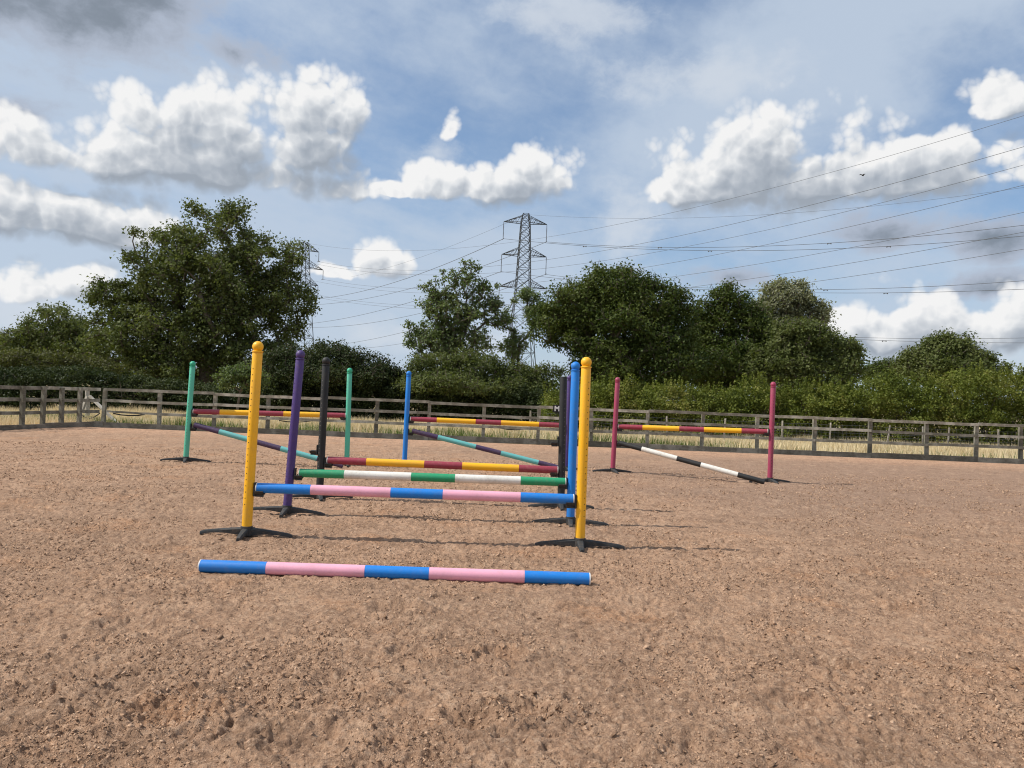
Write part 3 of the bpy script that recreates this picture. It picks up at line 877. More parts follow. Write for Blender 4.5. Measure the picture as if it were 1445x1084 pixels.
# ------------------------------------------------------------------ dry grass and weeds between fence and hedges
def grass(n, x0, x1, y0, y1, hmin, hmax, mat, name, label, cat, w=0.013, dens=None, lean=0.25):
    x = rng.uniform(x0, x1, n); y = rng.uniform(y0, y1, n)
    if dens is not None:
        k = rng.random(n) < dens(x, y); x, y = x[k], y[k]; n = len(x)
    h = rng.uniform(hmin, hmax, n) * (0.6 + 0.7 * vnoise(x / 0.9, y / 0.9, 44))
    a = rng.random(n) * 6.283
    lx_ = rng.normal(0, lean, n) * h; ly_ = rng.normal(0, lean, n) * h
    wx, wy = np.cos(a) * w, np.sin(a) * w
    z = np.full(n, -0.05)
    V = np.stack([np.stack([x - wx, y - wy, z], 1), np.stack([x + wx, y + wy, z], 1), np.stack([x + lx_, y + ly_, z + h], 1)], 1).reshape(-1, 3)
    F = np.arange(n * 3).reshape(n, 3)
    o = link(name, npmesh(name, V, F, mat), kind='stuff')
    return tag(o, label, cat)
Q1_ = at(32, 560, 21.1); CX_ = at(146, 560, 24.05).x
def CX_LINE(y): return CX_ + (24.05 - y) * (Q1_.x - CX_) / (24.05 - 21.1)
grass(170000, -19, 27, 24.4, 34, 0.16, 0.42, M['straw'], 'dry_grass', 'pale dry grass standing in the strip behind the fence', 'grass',
      dens=lambda x, y: np.clip(0.45 + 0.9 * (vnoise(x / 0.7, y / 0.7, 12) - 0.3), 0.15, 1))
grass(26000, -24, -12.9, 16, 25, 0.16, 0.42, M['straw'], 'dry_grass', 'pale dry grass outside the left side of the fence', 'grass',
      dens=lambda x, y: (x < CX_LINE(y) - 0.15).astype(float))
grass(52000, -22, 24, 24.35, 26.2, 0.12, 0.42, M['weed'], 'green_weeds', 'green weeds growing low along the outside of the fence boards', 'weeds', w=0.017,
      dens=lambda x, y: np.clip((vnoise(x / 1.6, y / 3, 13) - 0.25) * 2.2, 0.05, 1) * np.clip((9 - x) / 4, 0.12, 1) * np.clip((26.0 - y) / 1.4, 0, 0.75))

# ------------------------------------------------------------------ post-and-rail fence
def board_mesh(L, h, t, name):
    mb = MB(); n = 6
    vs = []
    for i in range(n + 1):
        x = L * i / n
        wz = random.uniform(-0.006, 0.006); wy = random.uniform(-0.006, 0.006)
        for (sy, sz) in ((-1, -1), (1, -1), (1, 1), (-1, 1)):
            vs.append((x, sy * t / 2 + wy, sz * (h / 2) + wz + random.uniform(-.002, .002)))
    fs = [(0, 1, 2, 3), (n * 4 + 3, n * 4 + 2, n * 4 + 1, n * 4)]
    for i in range(n):
        for k in range(4):
            k2 = (k + 1) % 4
            fs.append((i * 4 + k2, i * 4 + k, (i + 1) * 4 + k, (i + 1) * 4 + k2))
    mb.add(vs, fs)
    return mb.mesh(name, M['kick' if name == 'kickboard' else 'wood'])
def post_mesh(h, w, name='post'):
    mb = MB()
    mb.box((0, 0, h / 2 - 0.25), (w, w, h + 0.5))
    me = mb.mesh(name, M['woodpost'])
    return me
FY = 24.05
LC = at(147, 600, FY); CX = at(146, 560, FY).x       # corner
RX = 27.5
back_posts_px = [224.5, 301.6, 377.6, 454, 530.6, 605.3, 682.5, 760, 835.7, 914.7, 991.6, 1070, 1151, 1229.5, 1310, 1380, 1443]
def px_to_x(px, d, py=600): return at(px, py, d).x
bx = [CX] + [px_to_x(p, FY, 590 + (p - 720) * 0.04) for p in back_posts_px]
while bx[-1] < RX: bx.append(bx[-1] + 1.65)
fence = empty('post_and_rail_fence', (CX, FY, 0), 'long weathered grey post-and-rail fence along the far side of the arena', 'fence')
pm = post_mesh(1.17, 0.10)
for i, x in enumerate(bx):
    o = link('post', pm, fence, (x - CX, 0.07, random.uniform(-0.02, 0.02)), (random.uniform(-0.02, 0.02), random.uniform(-0.025, 0.025), random.uniform(-0.1, 0.1)))
RAILZ = (1.145, 0.80, 0.445)
def lay_rails(parent, xs, y_of, zlist, h, t, nm, start=0, span=2):
    """rails over every `span` posts, butt jointed, each a board of its own"""
    for z in zlist:
        i = start
        while i < len(xs) - 1:
            j = min(i + span, len(xs) - 1)
            L = xs[j] - xs[i] - 0.006
            me = board_mesh(L, h, t, nm)
            link(nm, me, parent, (xs[i] + 0.003, y_of, z + random.uniform(-0.018, 0.014)), (random.uniform(-0.03, 0.03), random.uniform(-0.004, 0.004), random.uniform(-.002, .002)))
            i = j
loc_x = [x - CX for x in bx]
lay_rails(fence, loc_x, -0.002, RAILZ[:1], 0.088, 0.036, 'rail')
lay_rails(fence, loc_x, -0.004, RAILZ[1:2], 0.085, 0.036, 'rail', 0)
lay_rails(fence, loc_x[1:], -0.003, RAILZ[2:], 0.085, 0.034, 'rail', 0)
# corner bay: its lowest rail has come loose and hangs
me = board_mesh(1.55, 0.06, 0.03, 'rail'); link('rail', me, fence, (0.12, 0.03, 0.46), (0, R(1.2), R(1)))['label'] = 'loose lowest rail in the corner bay, hanging askew'
lay_rails(fence, loc_x, -0.010, (0.045,), 0.17, 0.04, 'kickboard')

# left side of the arena
Q0 = Vector((CX, FY, 0)); q1 = at(32, 560, 21.1); Q1 = Vector((q1.x, q1.y, 0))
sdir = (Q1 - Q0).normalized()
def along(px):
    r = ray(px, 575); # intersect plan ray with the line Q0 + s*sdir
    A = np.array([[r.x, -sdir.x], [r.y, -sdir.y]]); s_ = np.linalg.solve(A, np.array([Q0.x, Q0.y]))
    return float(s_[1])
lp = [0.0] + [along(p) for p in (112.5, 87.5, 61, 32)]
while lp[-1] < 16: lp.append(lp[-1] + 1.05)
ang = math.atan2(sdir.y, sdir.x)
fence2 = empty('post_and_rail_fence', Q0, 'short weathered fence side turning towards the viewer at the left edge', 'fence', rot=(0, 0, ang))
pm2 = post_mesh(1.17, 0.10)
for i, s_ in enumerate(lp[1:]):
    link('post', pm2, fence2, (s_, -0.0, random.uniform(-0.02, 0.02)), (random.uniform(-0.02, 0.02), random.uniform(-0.02, 0.02), 0))
l3 = [0.06] + lp[1:]
ys_side = -0.072
lay_rails(fence2, l3, ys_side, RAILZ, 0.095, 0.036, 'rail', 0, 3)
lay_rails(fence2, l3, 0.075, (0.045,), 0.19, 0.04, 'kickboard', 0, 3)

# leaning timber, broken gate post and hoses behind the corner
def timber(name, label, cat, p0, p1, w, mat='stake', round_=False, group=None):
    p0, p1 = Vector(p0), Vector(p1)
    mb = MB(); L = (p1 - p0).length
    if round_: mb.tube([Vector((0, 0, 0)), Vector((0, 0, L * 0.5)), Vector((0.01, 0, L))], [w * 1.05, w, w * 0.9], 10)
    else: mb.box((0, 0, L / 2), (w, w * 0.7, L))
    o = link(name, mb.mesh(name, M[mat], round_), None, p0, (p1 - p0).to_track_quat('Z', 'Y').to_euler())
    return tag(o, label, cat, group)
timber('gate_post', 'stout broken timber post just behind the fence corner', 'post', at(123.5, 596, 25.6), at(123.5, 549, 25.6), 0.075, 'stake', True)
timber('timber_brace', 'long pale timber prop leaning down to the right behind the fence corner', 'timber prop', at(168, 600, 24.6), at(126.5, 559, 25.2), 0.09)
timber('timber_brace', 'short pale split timber leaning left against the broken post', 'timber prop', at(115.5, 580, 25.3), at(123, 560, 25.45), 0.10)
def hose(label, px_pts, d, r=0.014):
    mb = MB(); pts = [at(a, b, d) for a, b in px_pts]
    o_ = pts[0].copy()
    mb.tube([p - o_ for p in pts], r, 6)
    o = link('hose', mb.mesh('hose', M['tape'], True), None, o_)
    return tag(o, label, 'hose', None)
hose('dark hose sagging in a loop between posts beside the fence corner', [(114, 584), (118, 588), (124, 591), (131, 589.5), (137, 586), (141, 583)], 24.2, 0.018)
hose('dark strap drooping right of the fence corner, under the second rail', [(160, 583.5), (170, 585.5), (182, 586.5), (194, 586.5), (204, 585)], 24.15, 0.022)
hose('dark strap drooping behind the purple jump stand', [(394, 593.5), (405, 595.2), (417, 595.8), (428, 595.3), (440, 594)], 24.15, 0.018)
hose('dark strap drooping under the rail left of the black jump stand', [(705, 604), (716, 606), (728, 606.8), (738, 606), (750, 604.5)], 24.15, 0.018)

# stock fence with wire netting in front of the right hedge
stock = empty('wire_stock_fence', (5.0, 29.2, 0), 'low wire netting fence on thin bleached stakes in front of the light green hedge', 'fence')
so = Vector((5.0, 29.2, 0))
stakes = [(748, 0.0), (830, .01), (942, -0.05), (1022, 0.03), (1104, 0.0), (1171, 0.02), (1252, 0.13), (1303, 0.0), (1338, 0.08), (1410, -0.04), (1480, 0.03), (1560, 0.0)]
sm_ = MB(); sm_.tube([Vector((0, 0, -0.3)), Vector((0, 0, 0.92))], [0.036, 0.032], 8)
sme = sm_.mesh('stake', M['stake'], True)
sx_ = []
for px, ln in stakes:
    p = at(px, 600, 29.2); sx_.append(p.x)
    link('stake', sme, stock, Vector((p.x, 29.2, 0)) - so, (random.uniform(-.05, .05), ln, 0))
wm = MB()
x0_, x1_ = sx_[0], sx_[-1]
for z in (0.84, 0.68, 0.55, 0.43, 0.32, 0.22):
    n = 40
    wm.tube([Vector((x0_ + (x1_ - x0_) * i / n, 29.15, z + 0.012 * math.sin(i * 1.7))) - so for i in range(n + 1)], 0.004, 4, False)
xx_ = x0_
while xx_ < x1_:
    wm.tube([Vector((xx_, 29.15, 0.1)) - so, Vector((xx_ + random.uniform(-.02, .02), 29.15, 0.84)) - so], 0.0032, 4, False); xx_ += 0.16
link('wire_netting', wm.mesh('wire_netting', M['wire']), stock, kind='stuff')

# arena marker on the fence
sg = empty('arena_marker', at(786, 577, 23.98), 'small black marker board with a white letter on the fence top rail', 'sign')
mb = MB(); mb.box((0, 0, 0), (0.24, 0.02, 0.24)); link('board', mb.mesh('board', M['signblack']), sg)
fc = bpy.data.curves.new('letter', 'FONT'); fc.body = 'M'; fc.size = 0.22; fc.extrude = 0.002; fc.align_x = 'CENTER'; fc.align_y = 'CENTER'
fc.offset = 0.006
tmp = bpy.data.objects.new('letter_curve', fc); COL.objects.link(tmp)
bpy.context.view_layer.update()
me = bpy.data.meshes.new_from_object(tmp.evaluated_get(bpy.context.evaluated_depsgraph_get()))
bpy.data.objects.remove(tmp)
me.materials.clear(); me.materials.append(M['signwhite'])
link('letter', me, sg, (0, -0.0135, 0), (R(90), 0, 0))

# ------------------------------------------------------------------ jump stands
PR = 0.0475
def arm_mesh():
    """one arched foot of the base, thick at the hub and low at the tip, pointing +X"""
    mb = MB(); n = 9; vs = []
    for i in range(n + 1):
        t = i / n
        x = 0.03 + 0.40 * t
        top = 0.076 - 0.044 * t ** 1.3
        bot = 0.001 + 0.020 * math.sin(math.pi * min(1, t * 1.02)) - 0.010 * (t > 0.9)
        w = 0.030 * (1 - 0.35 * t)
        if i == n: top -= 0.008; w *= 0.8
        for (sy, z) in ((-1, bot), (1, bot), (1, top - 0.012), (0.65, top), (-0.65, top), (-1, top - 0.012)):
            vs.append((x, sy * w, z))
    fs = [tuple(range(5, -1, -1)), tuple(n * 6 + k for k in range(6))]
    for i in range(n):
        for k in range(6):
            k2 = (k + 1) % 6
            fs.append((i * 6 + k, i * 6 + k2, (i + 1) * 6 + k2, (i + 1) * 6 + k))
    mb.add(vs, fs)
    return mb.mesh('foot', M['foot'], True)
ARM = arm_mesh()
def hub_mesh():
    mb = MB(); mb.lathe([(0.0, 0.0), (0.056, 0.0), (0.058, 0.03), (0.055, 0.088), (0.0485, 0.092), (0.0, 0.092)], 20)
    return mb.mesh('base_socket', M['foot'], True)
HUB = hub_mesh()
def cup_mesh():
    """cup pinned to the post, opening upwards; pole leaves along +X from the post"""
    mb = MB()
    mb.box((PR + 0.009, 0, -0.01), (0.014, 0.055, 0.13))
    mb.tube([Vector((PR - 0.03, 0, -0.045)), Vector((PR + 0.028, 0, -0.045))], 0.009, 10)
    mb.tube([Vector((PR - 0.03, 0, 0.03)), Vector((PR + 0.022, 0, 0.03))], 0.008, 10)
    n = 10; vs = []
    ri, ro = 0.0505, 0.058
    for i in range(n + 1):
        a = math.pi * (1.12 + 0.76 * i / n)
        for x in (PR + 0.017, PR + 0.10):
            for r in (ri, ro):
                vs.append((x, r * math.cos(a), r * math.sin(a)))
    fs = []
    for i in range(n):
        b = i * 4; c = b + 4
        fs += [(b, c, c + 2, b + 2), (b + 1, b + 3, c + 3, c + 1), (b, b + 1, c + 1, c), (b + 2, c + 2, c + 3, b + 3)]
    fs += [(0, 2, 3, 1), (n * 4, n * 4 + 1, n * 4 + 3, n * 4 + 2)]
    mb.add(vs, fs)
    mb.box((PR + 0.055, 0, -0.068), (0.075, 0.020, 0.020))
    return mb.mesh('cup', M['foot'], True)
CUP = cup_mesh()

def make_stand(label, base_px, top_px, colour, cap=None, hole_ang=None, cups=(), foot_rot=0.0, hole_mat='hole', hcount=None, with_cap=True, side=0):
    p = gnd(*base_px)
    t = at(top_px[0], top_px[1], p.y)
    axis = (t - p)
    H = axis.length            # to the centre of the ball
    e = axis.to_track_quat('Z', 'Y').to_euler()
    # keep X roughly world X
    zq = axis.normalized(); xq = (Vector((1, 0, 0)) - zq * zq.x).normalized(); yq = zq.cross(xq)
    rot = Matrix((xq, yq, zq)).transposed().to_euler()
    root = empty('jump_stand', (p.x, p.y, 0.002), label, 'jump stand', 'upright plastic jump stands on black cross feet', rot)
    mb = MB()
    top = H - 0.055
    mb.lathe([(PR, 0.05), (PR, 0.5), (PR, 1.0), (PR, top - 0.01), (PR - 0.004, top), (0.0, top)], 28)
    link('post', mb.mesh('post', M[colour], True), root)
    if with_cap:
        mb = MB(); prof = [(0.0, top + 0.001), (PR + 0.005, top + 0.001), (PR + 0.006, top + 0.006), (PR + 0.004, top + 0.012), (0.037, top + 0.016)]
        R_ = 0.052
        for i in range(1, 15):
            a = -math.pi * 0.26 + (math.pi / 2 + math.pi * 0.26) * i / 14
            prof.append((max(R_ * math.cos(a), 0.0), top + 0.054 + R_ * math.sin(a)))
        mb.lathe(prof, 28)
        link('ball_cap', mb.mesh('ball_cap', M[cap or colour], True), root)
    link('base_socket', HUB, root)
    for k in range(4):
        link('foot', ARM, root, (0, 0, 0), (0, 0, foot_rot + k * math.pi / 2)).scale = (1, 1, 1) if k % 2 == 0 else (0.62, 1.1, 1)
    if hole_ang is not None:
        mb = MB()
        z = 0.30
        while z < top - 0.13:
            for ha in ((hole_ang,) if not isinstance(hole_ang, tuple) else hole_ang):
                a = ha
                n_ = Vector((math.cos(a), math.sin(a), 0)); c = n_ * (PR + 0.0006) + Vector((0, 0, z))
                mb.tube([c - n_ * 0.004, c], 0.0050, 8)
            z += 0.0585
        link('peg_holes', mb.mesh('peg_holes', M[hole_mat]), root, kind='stuff')
    for (cpx, cpy, cs) in cups:
        w = at(cpx, cpy, p.y)
        zz = (w - p).dot(zq)
        link('cup', CUP, root, (0, 0, zz), (0, 0, 0 if cs > 0 else math.pi))
    return root, p
F_ = -math.pi / 2      # facing the camera
S_YL, pYL = make_stand('yellow post on black feet left of the nearest raised pole, foremost on the left', (347.5, 756), (364.0, 489.4), 'yellow',
                       hole_ang=F_ - 0.42, cups=((362, 689.5, 1),), foot_rot=0.06)
S_YR, pYR = make_stand('yellow post on black feet right of the nearest raised pole, foremost on the right', (818, 772.5), (827.4, 511.5), 'yellow',
                       hole_ang=F_ + 0.62, cups=((806, 706, -1),), foot_rot=0.0)
S_PL, pPL = make_stand('purple post holding the left end of the green and white pole', (404.5, 724.5), (424, 500.8), 'purple',
                       hole_ang=F_ - 0.75, cups=((420, 668, 1),), foot_rot=0.05)
S_BR, pBR = make_stand('bright blue post holding the right end of the green and white pole', (804.5, 740.5), (812.2, 517), 'blue',
                       cups=((797, 681, -1),), foot_rot=-0.04)
S_KL, pKL = make_stand('black post with a ball cap, left end of the front maroon and yellow pole', (450.5, 703.5), (460.2, 509.8), 'black',
                       cap='black', hole_ang=F_ - 0.5, hole_mat='hole_light', cups=((462, 652, 1), (449, 634, -1)), foot_rot=0.35)
S_KR, pKR = make_stand('black post with no ball cap, at the right of the near jumps', (791.5, 717), (795.3, 526), 'black',
                       hole_ang=F_ + 0.5, hole_mat='hole_light', cups=((788, 665, -1), (788, 622, -1)), foot_rot=0.0, with_cap=False)
S_ML, pML = make_stand('mint green post furthest left in the photo', (262, 651.5), (272, 513.8), 'mint',
                       cap='capgreen', hole_ang=F_ - 0.1, cups=((268, 582, 1), (266, 602, 1)), foot_rot=0.3)
S_MR, pMR = make_stand('mint green post behind the black stand, right end of the far left jump', (489.2, 657), (493.4, 523.2), 'mint',
                       cap='capgreen', hole_ang=F_ - 0.8, cups=((490, 587.5, -1),), foot_rot=0.3)
S_BL, pBL = make_stand('blue post standing alone left of the far middle jump', (570.6, 655.5), (577, 527.4), 'blue',
                       cups=((575, 592, 1), (573.5, 609, 1)), foot_rot=0.3)
S_PR, pPR = make_stand('purple post mostly hidden behind the bright blue and black stands', (799.2, 664.5), (803.8, 533.4), 'purple',
                       hole_ang=F_ - 0.9, hole_mat='hole_light', cups=((801, 602, -1),), foot_rot=0.3)
S_RL, pRL = make_stand('raspberry pink post holding the upper end of the sloping black and white pole', (864.4, 667), (871.6, 536.2), 'raspberry',
                       cups=((869, 603, 1), (868, 625, 1)), foot_rot=0.25)
S_RR, pRR = make_stand('raspberry pink post furthest right, by the low end of the black and white pole', (1086.2, 681), (1091.2, 542.8), 'raspberry',
                       hole_ang=F_ + 0.05, hole_mat='hole', cups=((1089, 610, -1),), foot_rot=0.25)

# ------------------------------------------------------------------ poles
FR = (0.168, 0.252, 0.165, 0.247, 0.168)
NAMES = {'blue': 'blue', 'pink': 'pink', 'green': 'green', 'white': 'white', 'maroon': 'maroon', 'yellow': 'yellow', 'navy': 'dark violet', 'teal': 'teal', 'black': 'black'}
def make_pole(label, A, B, cols, r=0.048, fr=FR, group='striped jump poles', plug='rim'):
    A, B = Vector(A), Vector(B)
    ax = B - A; L = ax.length
    zq = ax.normalized(); xq = Vector((0, 0, 1)) - zq * zq.z; xq.normalize(); yq = zq.cross(xq)
    rot = Matrix((xq, yq, zq)).transposed().to_euler()
    root = empty('jump_pole', A, label, 'jump pole', group, rot)
    z = 0.0
    for i, (f, c) in enumerate(zip(fr, cols)):
        z2 = z + f * L
        rr = r + (0.0006 if i % 2 else 0.0)
        mb = MB(); n = 10
        prof = []
        for k in range(n + 1):
            zz = z + 0.0005 + (z2 - z - 0.001) * k / n
            prof.append((rr, zz))
        prof = [(rr - 0.003, z + 0.0004)] + prof + [(rr - 0.003, z2 - 0.0004)]
        mb.lathe(prof, 28)
        link('band', mb.mesh('band', M[c], True), root)['label'] = NAMES[c] + ' painted band of the pole'
        z = z2
    for zz, s in ((0.0, -1), (L, 1)):
        mb = MB(); mb.lathe([(r - 0.004, zz - s * 0.002), (r + 0.0008, zz + s * 0.0006), (r + 0.0008, zz + s * 0.008), (r - 0.005, zz + s * 0.011), (r - 0.008, zz + s * 0.004), (0, zz + s * 0.003)], 28)
        link('end_plug', mb.mesh('end_plug', M[plug], True), root)
    return root
def between(pl, pr, l, r_):
    """pole between two stands: pixel ends l, r_ at the stands' distances"""
    return at(l[0], l[1], pl.y), at(r_[0], r_[1], pr.y)
ge1 = gnd(284, 797, 0.047); ge2 = gnd(831, 815.5, 0.047)
make_pole('blue and pink pole lying on the sand in front of all the jumps', (ge1.x, ge1.y, 0.038), (ge2.x, ge2.y, 0.038), ('blue', 'pink', 'blue', 'pink', 'blue'), r=0.0475)
A, B = between(pYL, pYR, (363.5, 688.5), (808.5, 704.5)); make_pole('blue and pink pole raised between the two yellow posts', A, B, ('blue', 'pink', 'blue', 'pink', 'blue'))
A, B = between(pPL, pBR, (423.5, 667.5), (797.5, 680.5)); make_pole('green and white pole raised between the purple and bright blue posts', A, B, ('green', 'white', 'green', 'white', 'green'))
A, B = between(pKL, pKR, (463, 649.5), (786.5, 663.5)); make_pole('maroon and yellow pole between the two black posts, highest of the near three', A, B, ('maroon', 'yellow', 'maroon', 'yellow', 'maroon'))
A, B = between(pML, pMR, (273.5, 580.7), (487, 586.5)); make_pole('maroon and yellow pole between the two mint green posts', A, B, ('maroon', 'yellow', 'maroon', 'yellow', 'maroon'))
A = at(275, 599.8, pML.y); B = gnd(483, 657, 0.05); make_pole('dark violet and teal pole sloping down from the far left mint green post', A, B, ('navy', 'teal', 'navy', 'teal', 'navy'), plug='navy')
A, B = between(pBL, pPR, (580, 591.3), (797, 600.5)); make_pole('maroon and yellow pole from the lone blue post, level across the far middle jump', A, B, ('maroon', 'yellow', 'maroon', 'yellow', 'maroon'))
A = at(582.5, 608.2, pBL.y); B = gnd(796, 662, 0.05); make_pole('dark violet and teal pole sloping down from the lone blue post', A, B, ('navy', 'teal', 'navy', 'teal', 'navy'), plug='navy')
A, B = between(pRL, pRR, (873, 602.2), (1083, 609.3)); make_pole('maroon and yellow pole between the two raspberry pink posts', A, B, ('maroon', 'yellow', 'maroon', 'yellow', 'maroon'))
A = at(873.5, 625, pRL.y); B = gnd(1078, 680, 0.05); make_pole('black and white pole sloping down between the raspberry pink posts', A, B, ('black', 'white', 'black', 'white', 'black'), plug='black')

# ------------------------------------------------------------------ pylons and wires
def make_pylon(label, px, top_py, d, H, arms, rotz, legw, insl, drop=0):
    """arms: list of (z, half span, rise)"""
    p = at(px, top_py, d)
    root = empty('pylon', (p.x, d, 0), label, 'pylon', None, (0, 0, rotz))
    def bw(z):                           # body half width at z
        zs = [0, arms[-1][0] - 2, arms[0][0], H - 0.6, H]
        ws = [legw, legw * 0.42, 1.15, 0.85, 0.75]
        return float(np.interp(z, zs, ws))
    mb = MB(); th = 0.095
    levels = [0]
    z = 0
    while z < H - 1:
        z += max(1.7, bw(z) * 1.55); levels.append(min(z, H))
    if levels[-1] < H: levels[-1] = H
    cs = [(-1, -1), (1, -1), (1, 1), (-1, 1)]
    def C(i, z): return Vector((cs[i][0] * bw(z), cs[i][1] * bw(z), z))
    for a, b in zip(levels[:-1], levels[1:]):
        for i in range(4):
            j = (i + 1) % 4
            mb.tube([C(i, a), C(i, b)], th * 1.25, 4)
            mb.tube([C(i, a), C(j, b)], th * 0.62, 4); mb.tube([C(j, a), C(i, b)], th * 0.62, 4)
            mb.tube([C(i, b), C(j, b)], th * 0.62, 4)
    link('lattice_tower', mb.mesh('lattice_tower', M['steel']), root)
    tips = {}
    for k, (z, sp, rise) in enumerate(arms):
        for s in (-1, 1):
            mb = MB(); w = bw(z); tip = Vector((s * sp, 0, z))
            for yy in (-1, 1):
                lo = Vector((s * w, yy * w, z)); hi = Vector((s * bw(z + rise), yy * bw(z + rise), z + rise))
                mb.tube([lo, tip], th, 4); mb.tube([hi, tip], th * 0.9, 4)
                nseg = 4
                for q in range(nseg):
                    f0, f1 = q / nseg, (q + 0.5) / nseg
                    a_ = lo.lerp(tip, f0); b_ = hi.lerp(tip, f1); c_ = lo.lerp(tip, (q + 1) / nseg)
                    mb.tube([a_, b_], th * 0.5, 3); mb.tube([b_, c_], th * 0.5, 3)
            link('cross_arm', mb.mesh('cross_arm', M['steel']), root)
            mb = MB()
            prof = []
            n = 14
            for q in range(n):
                zz = -0.3 - (insl - 0.3) * q / n
                prof += [(0.06, zz), (0.16, zz - 0.05), (0.06, zz - 0.12)]
            mb.lathe([(r_, zz) for r_, zz in prof], 8)
            mb.tube([Vector((0, 0, 0)), Vector((0, 0, -insl))], 0.05, 5)
            mb.tube([Vector((0, -0.9, -insl)), Vector((0, 0, -insl + 0.1)), Vector((0, 0.9, -insl))], 0.08, 5)
            link('insulator', mb.mesh('insulator', M['insul']), root, tip)
            tips[(k, s)] = root.matrix_basis @ (tip - Vector((0, 0, insl)))
    return root, tips
def zat(px, py, d): return at(px, py, d).z
D1_, D2_ = 204.0, 256.0
H1 = zat(742, 302, D1_)
pyl1, tips1 = make_pylon('lattice pylon rising between the slender tree and the large oak, the nearer one', 742, 302, D1_, H1,
                 [(zat(742, 315, D1_), 5.8, 1.9), (zat(741, 361, D1_), 6.0, 2.0), (zat(739, 406, D1_), 6.3, 2.0)], 0.12, 4.6, 4.6)
H2 = zat(430, 342, D2_)
pyl2, tips2 = make_pylon('farther lattice pylon at the right edge of the biggest tree', 430, 342, D2_, H2,
                 [(zat(430, 352.5, D2_), 5.4, 2.4), (zat(430, 377, D2_), 7.3, 2.3), (zat(430, 400.5, D2_), 5.6, 2.2)], 0.75, 4.4, 3.2)

def wire(label, pts, dl, dr, r=0.045, ext=(0, 160), spacers=(), group=None):
    """pts: photo points left to right; plan line from distance dl to dr; parabola fitted in height"""
    a = at(pts[0][0], pts[0][1], dl); b = at(pts[-1][0], pts[-1][1], dr)
    pa = Vector((a.x, a.y)); pb = Vector((b.x, b.y)); L = (pb - pa).length; u = (pb - pa) / L
    S, Z = [], []
    for px, py in pts:
        rr = ray(px, py)
        A_ = np.array([[rr.x, -u.x], [rr.y, -u.y]]); s_ = np.linalg.solve(A_, np.array([pa.x, pa.y]))
        S.append(s_[1]); Z.append(CAM_H + rr.z * s_[0])
    co = np.polyfit(S, Z, 2 if len(pts) > 2 else 1)
    s0, s1 = -ext[0], L + ext[1] * 0.25
    n = 44
    P = [Vector((pa.x + u.x * s, pa.y + u.y * s, float(np.polyval(co, s)))) for s in np.linspace(s0, s1, n)]
    o0 = P[0].copy(); r = r * 0.82
    mb = MB(); mb.tube([p - o0 for p in P], r, 5)
    if spacers:
        root = empty('power_line', o0, label, 'power line', group)
        link('conductor', mb.mesh('conductor', M['wire'], True), root)
        for spx in spacers:
            rr = ray(spx, 350); A_ = np.array([[rr.x, -u.x], [rr.y, -u.y]]); s_ = np.linalg.solve(A_, np.array([pa.x, pa.y]))[1]
            m2 = MB(); c = Vector((pa.x + u.x * s_, pa.y + u.y * s_, float(np.polyval(co, s_)) - 0.12)) - o0
            t_ = Vector((u.x, u.y, 0)) * 0.45
            m2.tube([c - t_, c - t_ * 0.6, c - t_ * 0.55], [0.16, 0.16, 0.05], 8); m2.tube([c + t_ * 0.55, c + t_ * 0.6, c + t_], [0.05, 0.16, 0.16], 8); m2.tube([c - t_ * 0.6, c + t_ * 0.6], 0.05, 6)
            link('damper', m2.mesh('damper', M['wire']), root)
        return root
    o = link('power_line', mb.mesh('power_line', M['wire'], True), None, o0)
    return tag(o, label, 'power line', group)
def tip_px(v):
    q = CAMROT.transposed() @ (v - Vector((0, 0, CAM_H)))
    return (PW / 2 + FPX * q.x / -q.z, PH / 2 - FPX * q.y / -q.z)
T = {k: tip_px(v) for k, v in tips1.items()}; TD = {k: v.y for k, v in tips1.items()}
DR = 150.0
gA = 'wires running right from the nearer pylon'
wire('upper of the close pair of dark wires running right from the nearer pylon top arm', [T[(0, 1)], (931.6, 349.8), (1160, 343), (1445, 318.2)], TD[(0, 1)], DR, 0.06, spacers=(931, 1170))
wire('lower of the close pair of dark wires running right from the nearer pylon top arm', [T[(0, -1)], (825, 346.4), (1002, 354.2), (1160, 352), (1445, 333)], TD[(0, -1)], DR + 6, 0.06, spacers=(825, 1002, 1254))
wire('upper of the middle pair of wires passing just above the willow to the right edge', [T[(1, 1)], (948, 405), (1150.6, 408), (1445, 396.6)], TD[(1, 1)], DR, 0.055, spacers=(1167,))
wire('lower of the middle pair of wires passing just above the willow to the right edge', [T[(1, -1)], (1021.6, 409.5), (1150.6, 413.9), (1445, 408)], TD[(1, -1)], DR + 6, 0.055, spacers=(1252,))
wire('upper of the lowest pair of wires crossing low above the far right tree', [T[(2, 1)], (1193, 475.7), (1445, 477)], TD[(2, 1)], DR, 0.045)
wire('lower of the lowest pair of wires crossing low above the far right tree', [T[(2, -1)], (1193, 478.5), (1445, 484)], TD[(2, -1)], DR + 6, 0.05, spacers=(1252,))
wire('thin earth wire running right from the peak of the nearer pylon', [(743, 302.5), (870, 309), (995, 307), (1160, 296.6), (1445, 265)], D1_, DR, 0.03)
wire('wire running down to the left from the left top arm of the nearer pylon', [(443.5, 421.9), (634, 370.6), T[(0, -1)]], 330, TD[(0, -1)], 0.085, (60, 0))
wire('wire running down to the left from the right top arm of the nearer pylon', [(461, 429), (593, 403.5), (720, 362), T[(0, 1)]], 330, TD[(0, 1)], 0.075, (60, 0))
wire('wire running down to the left from the left middle arm of the nearer pylon', [(439, 456.5), (597.6, 421), T[(1, -1)]], 330, TD[(1, -1)], 0.075, (60, 0))
wire('wire running down to the left from the right middle arm of the nearer pylon', [(439, 462), (568, 447.8), T[(1, 1)]], 330, TD[(1, 1)], 0.07, (60, 0))
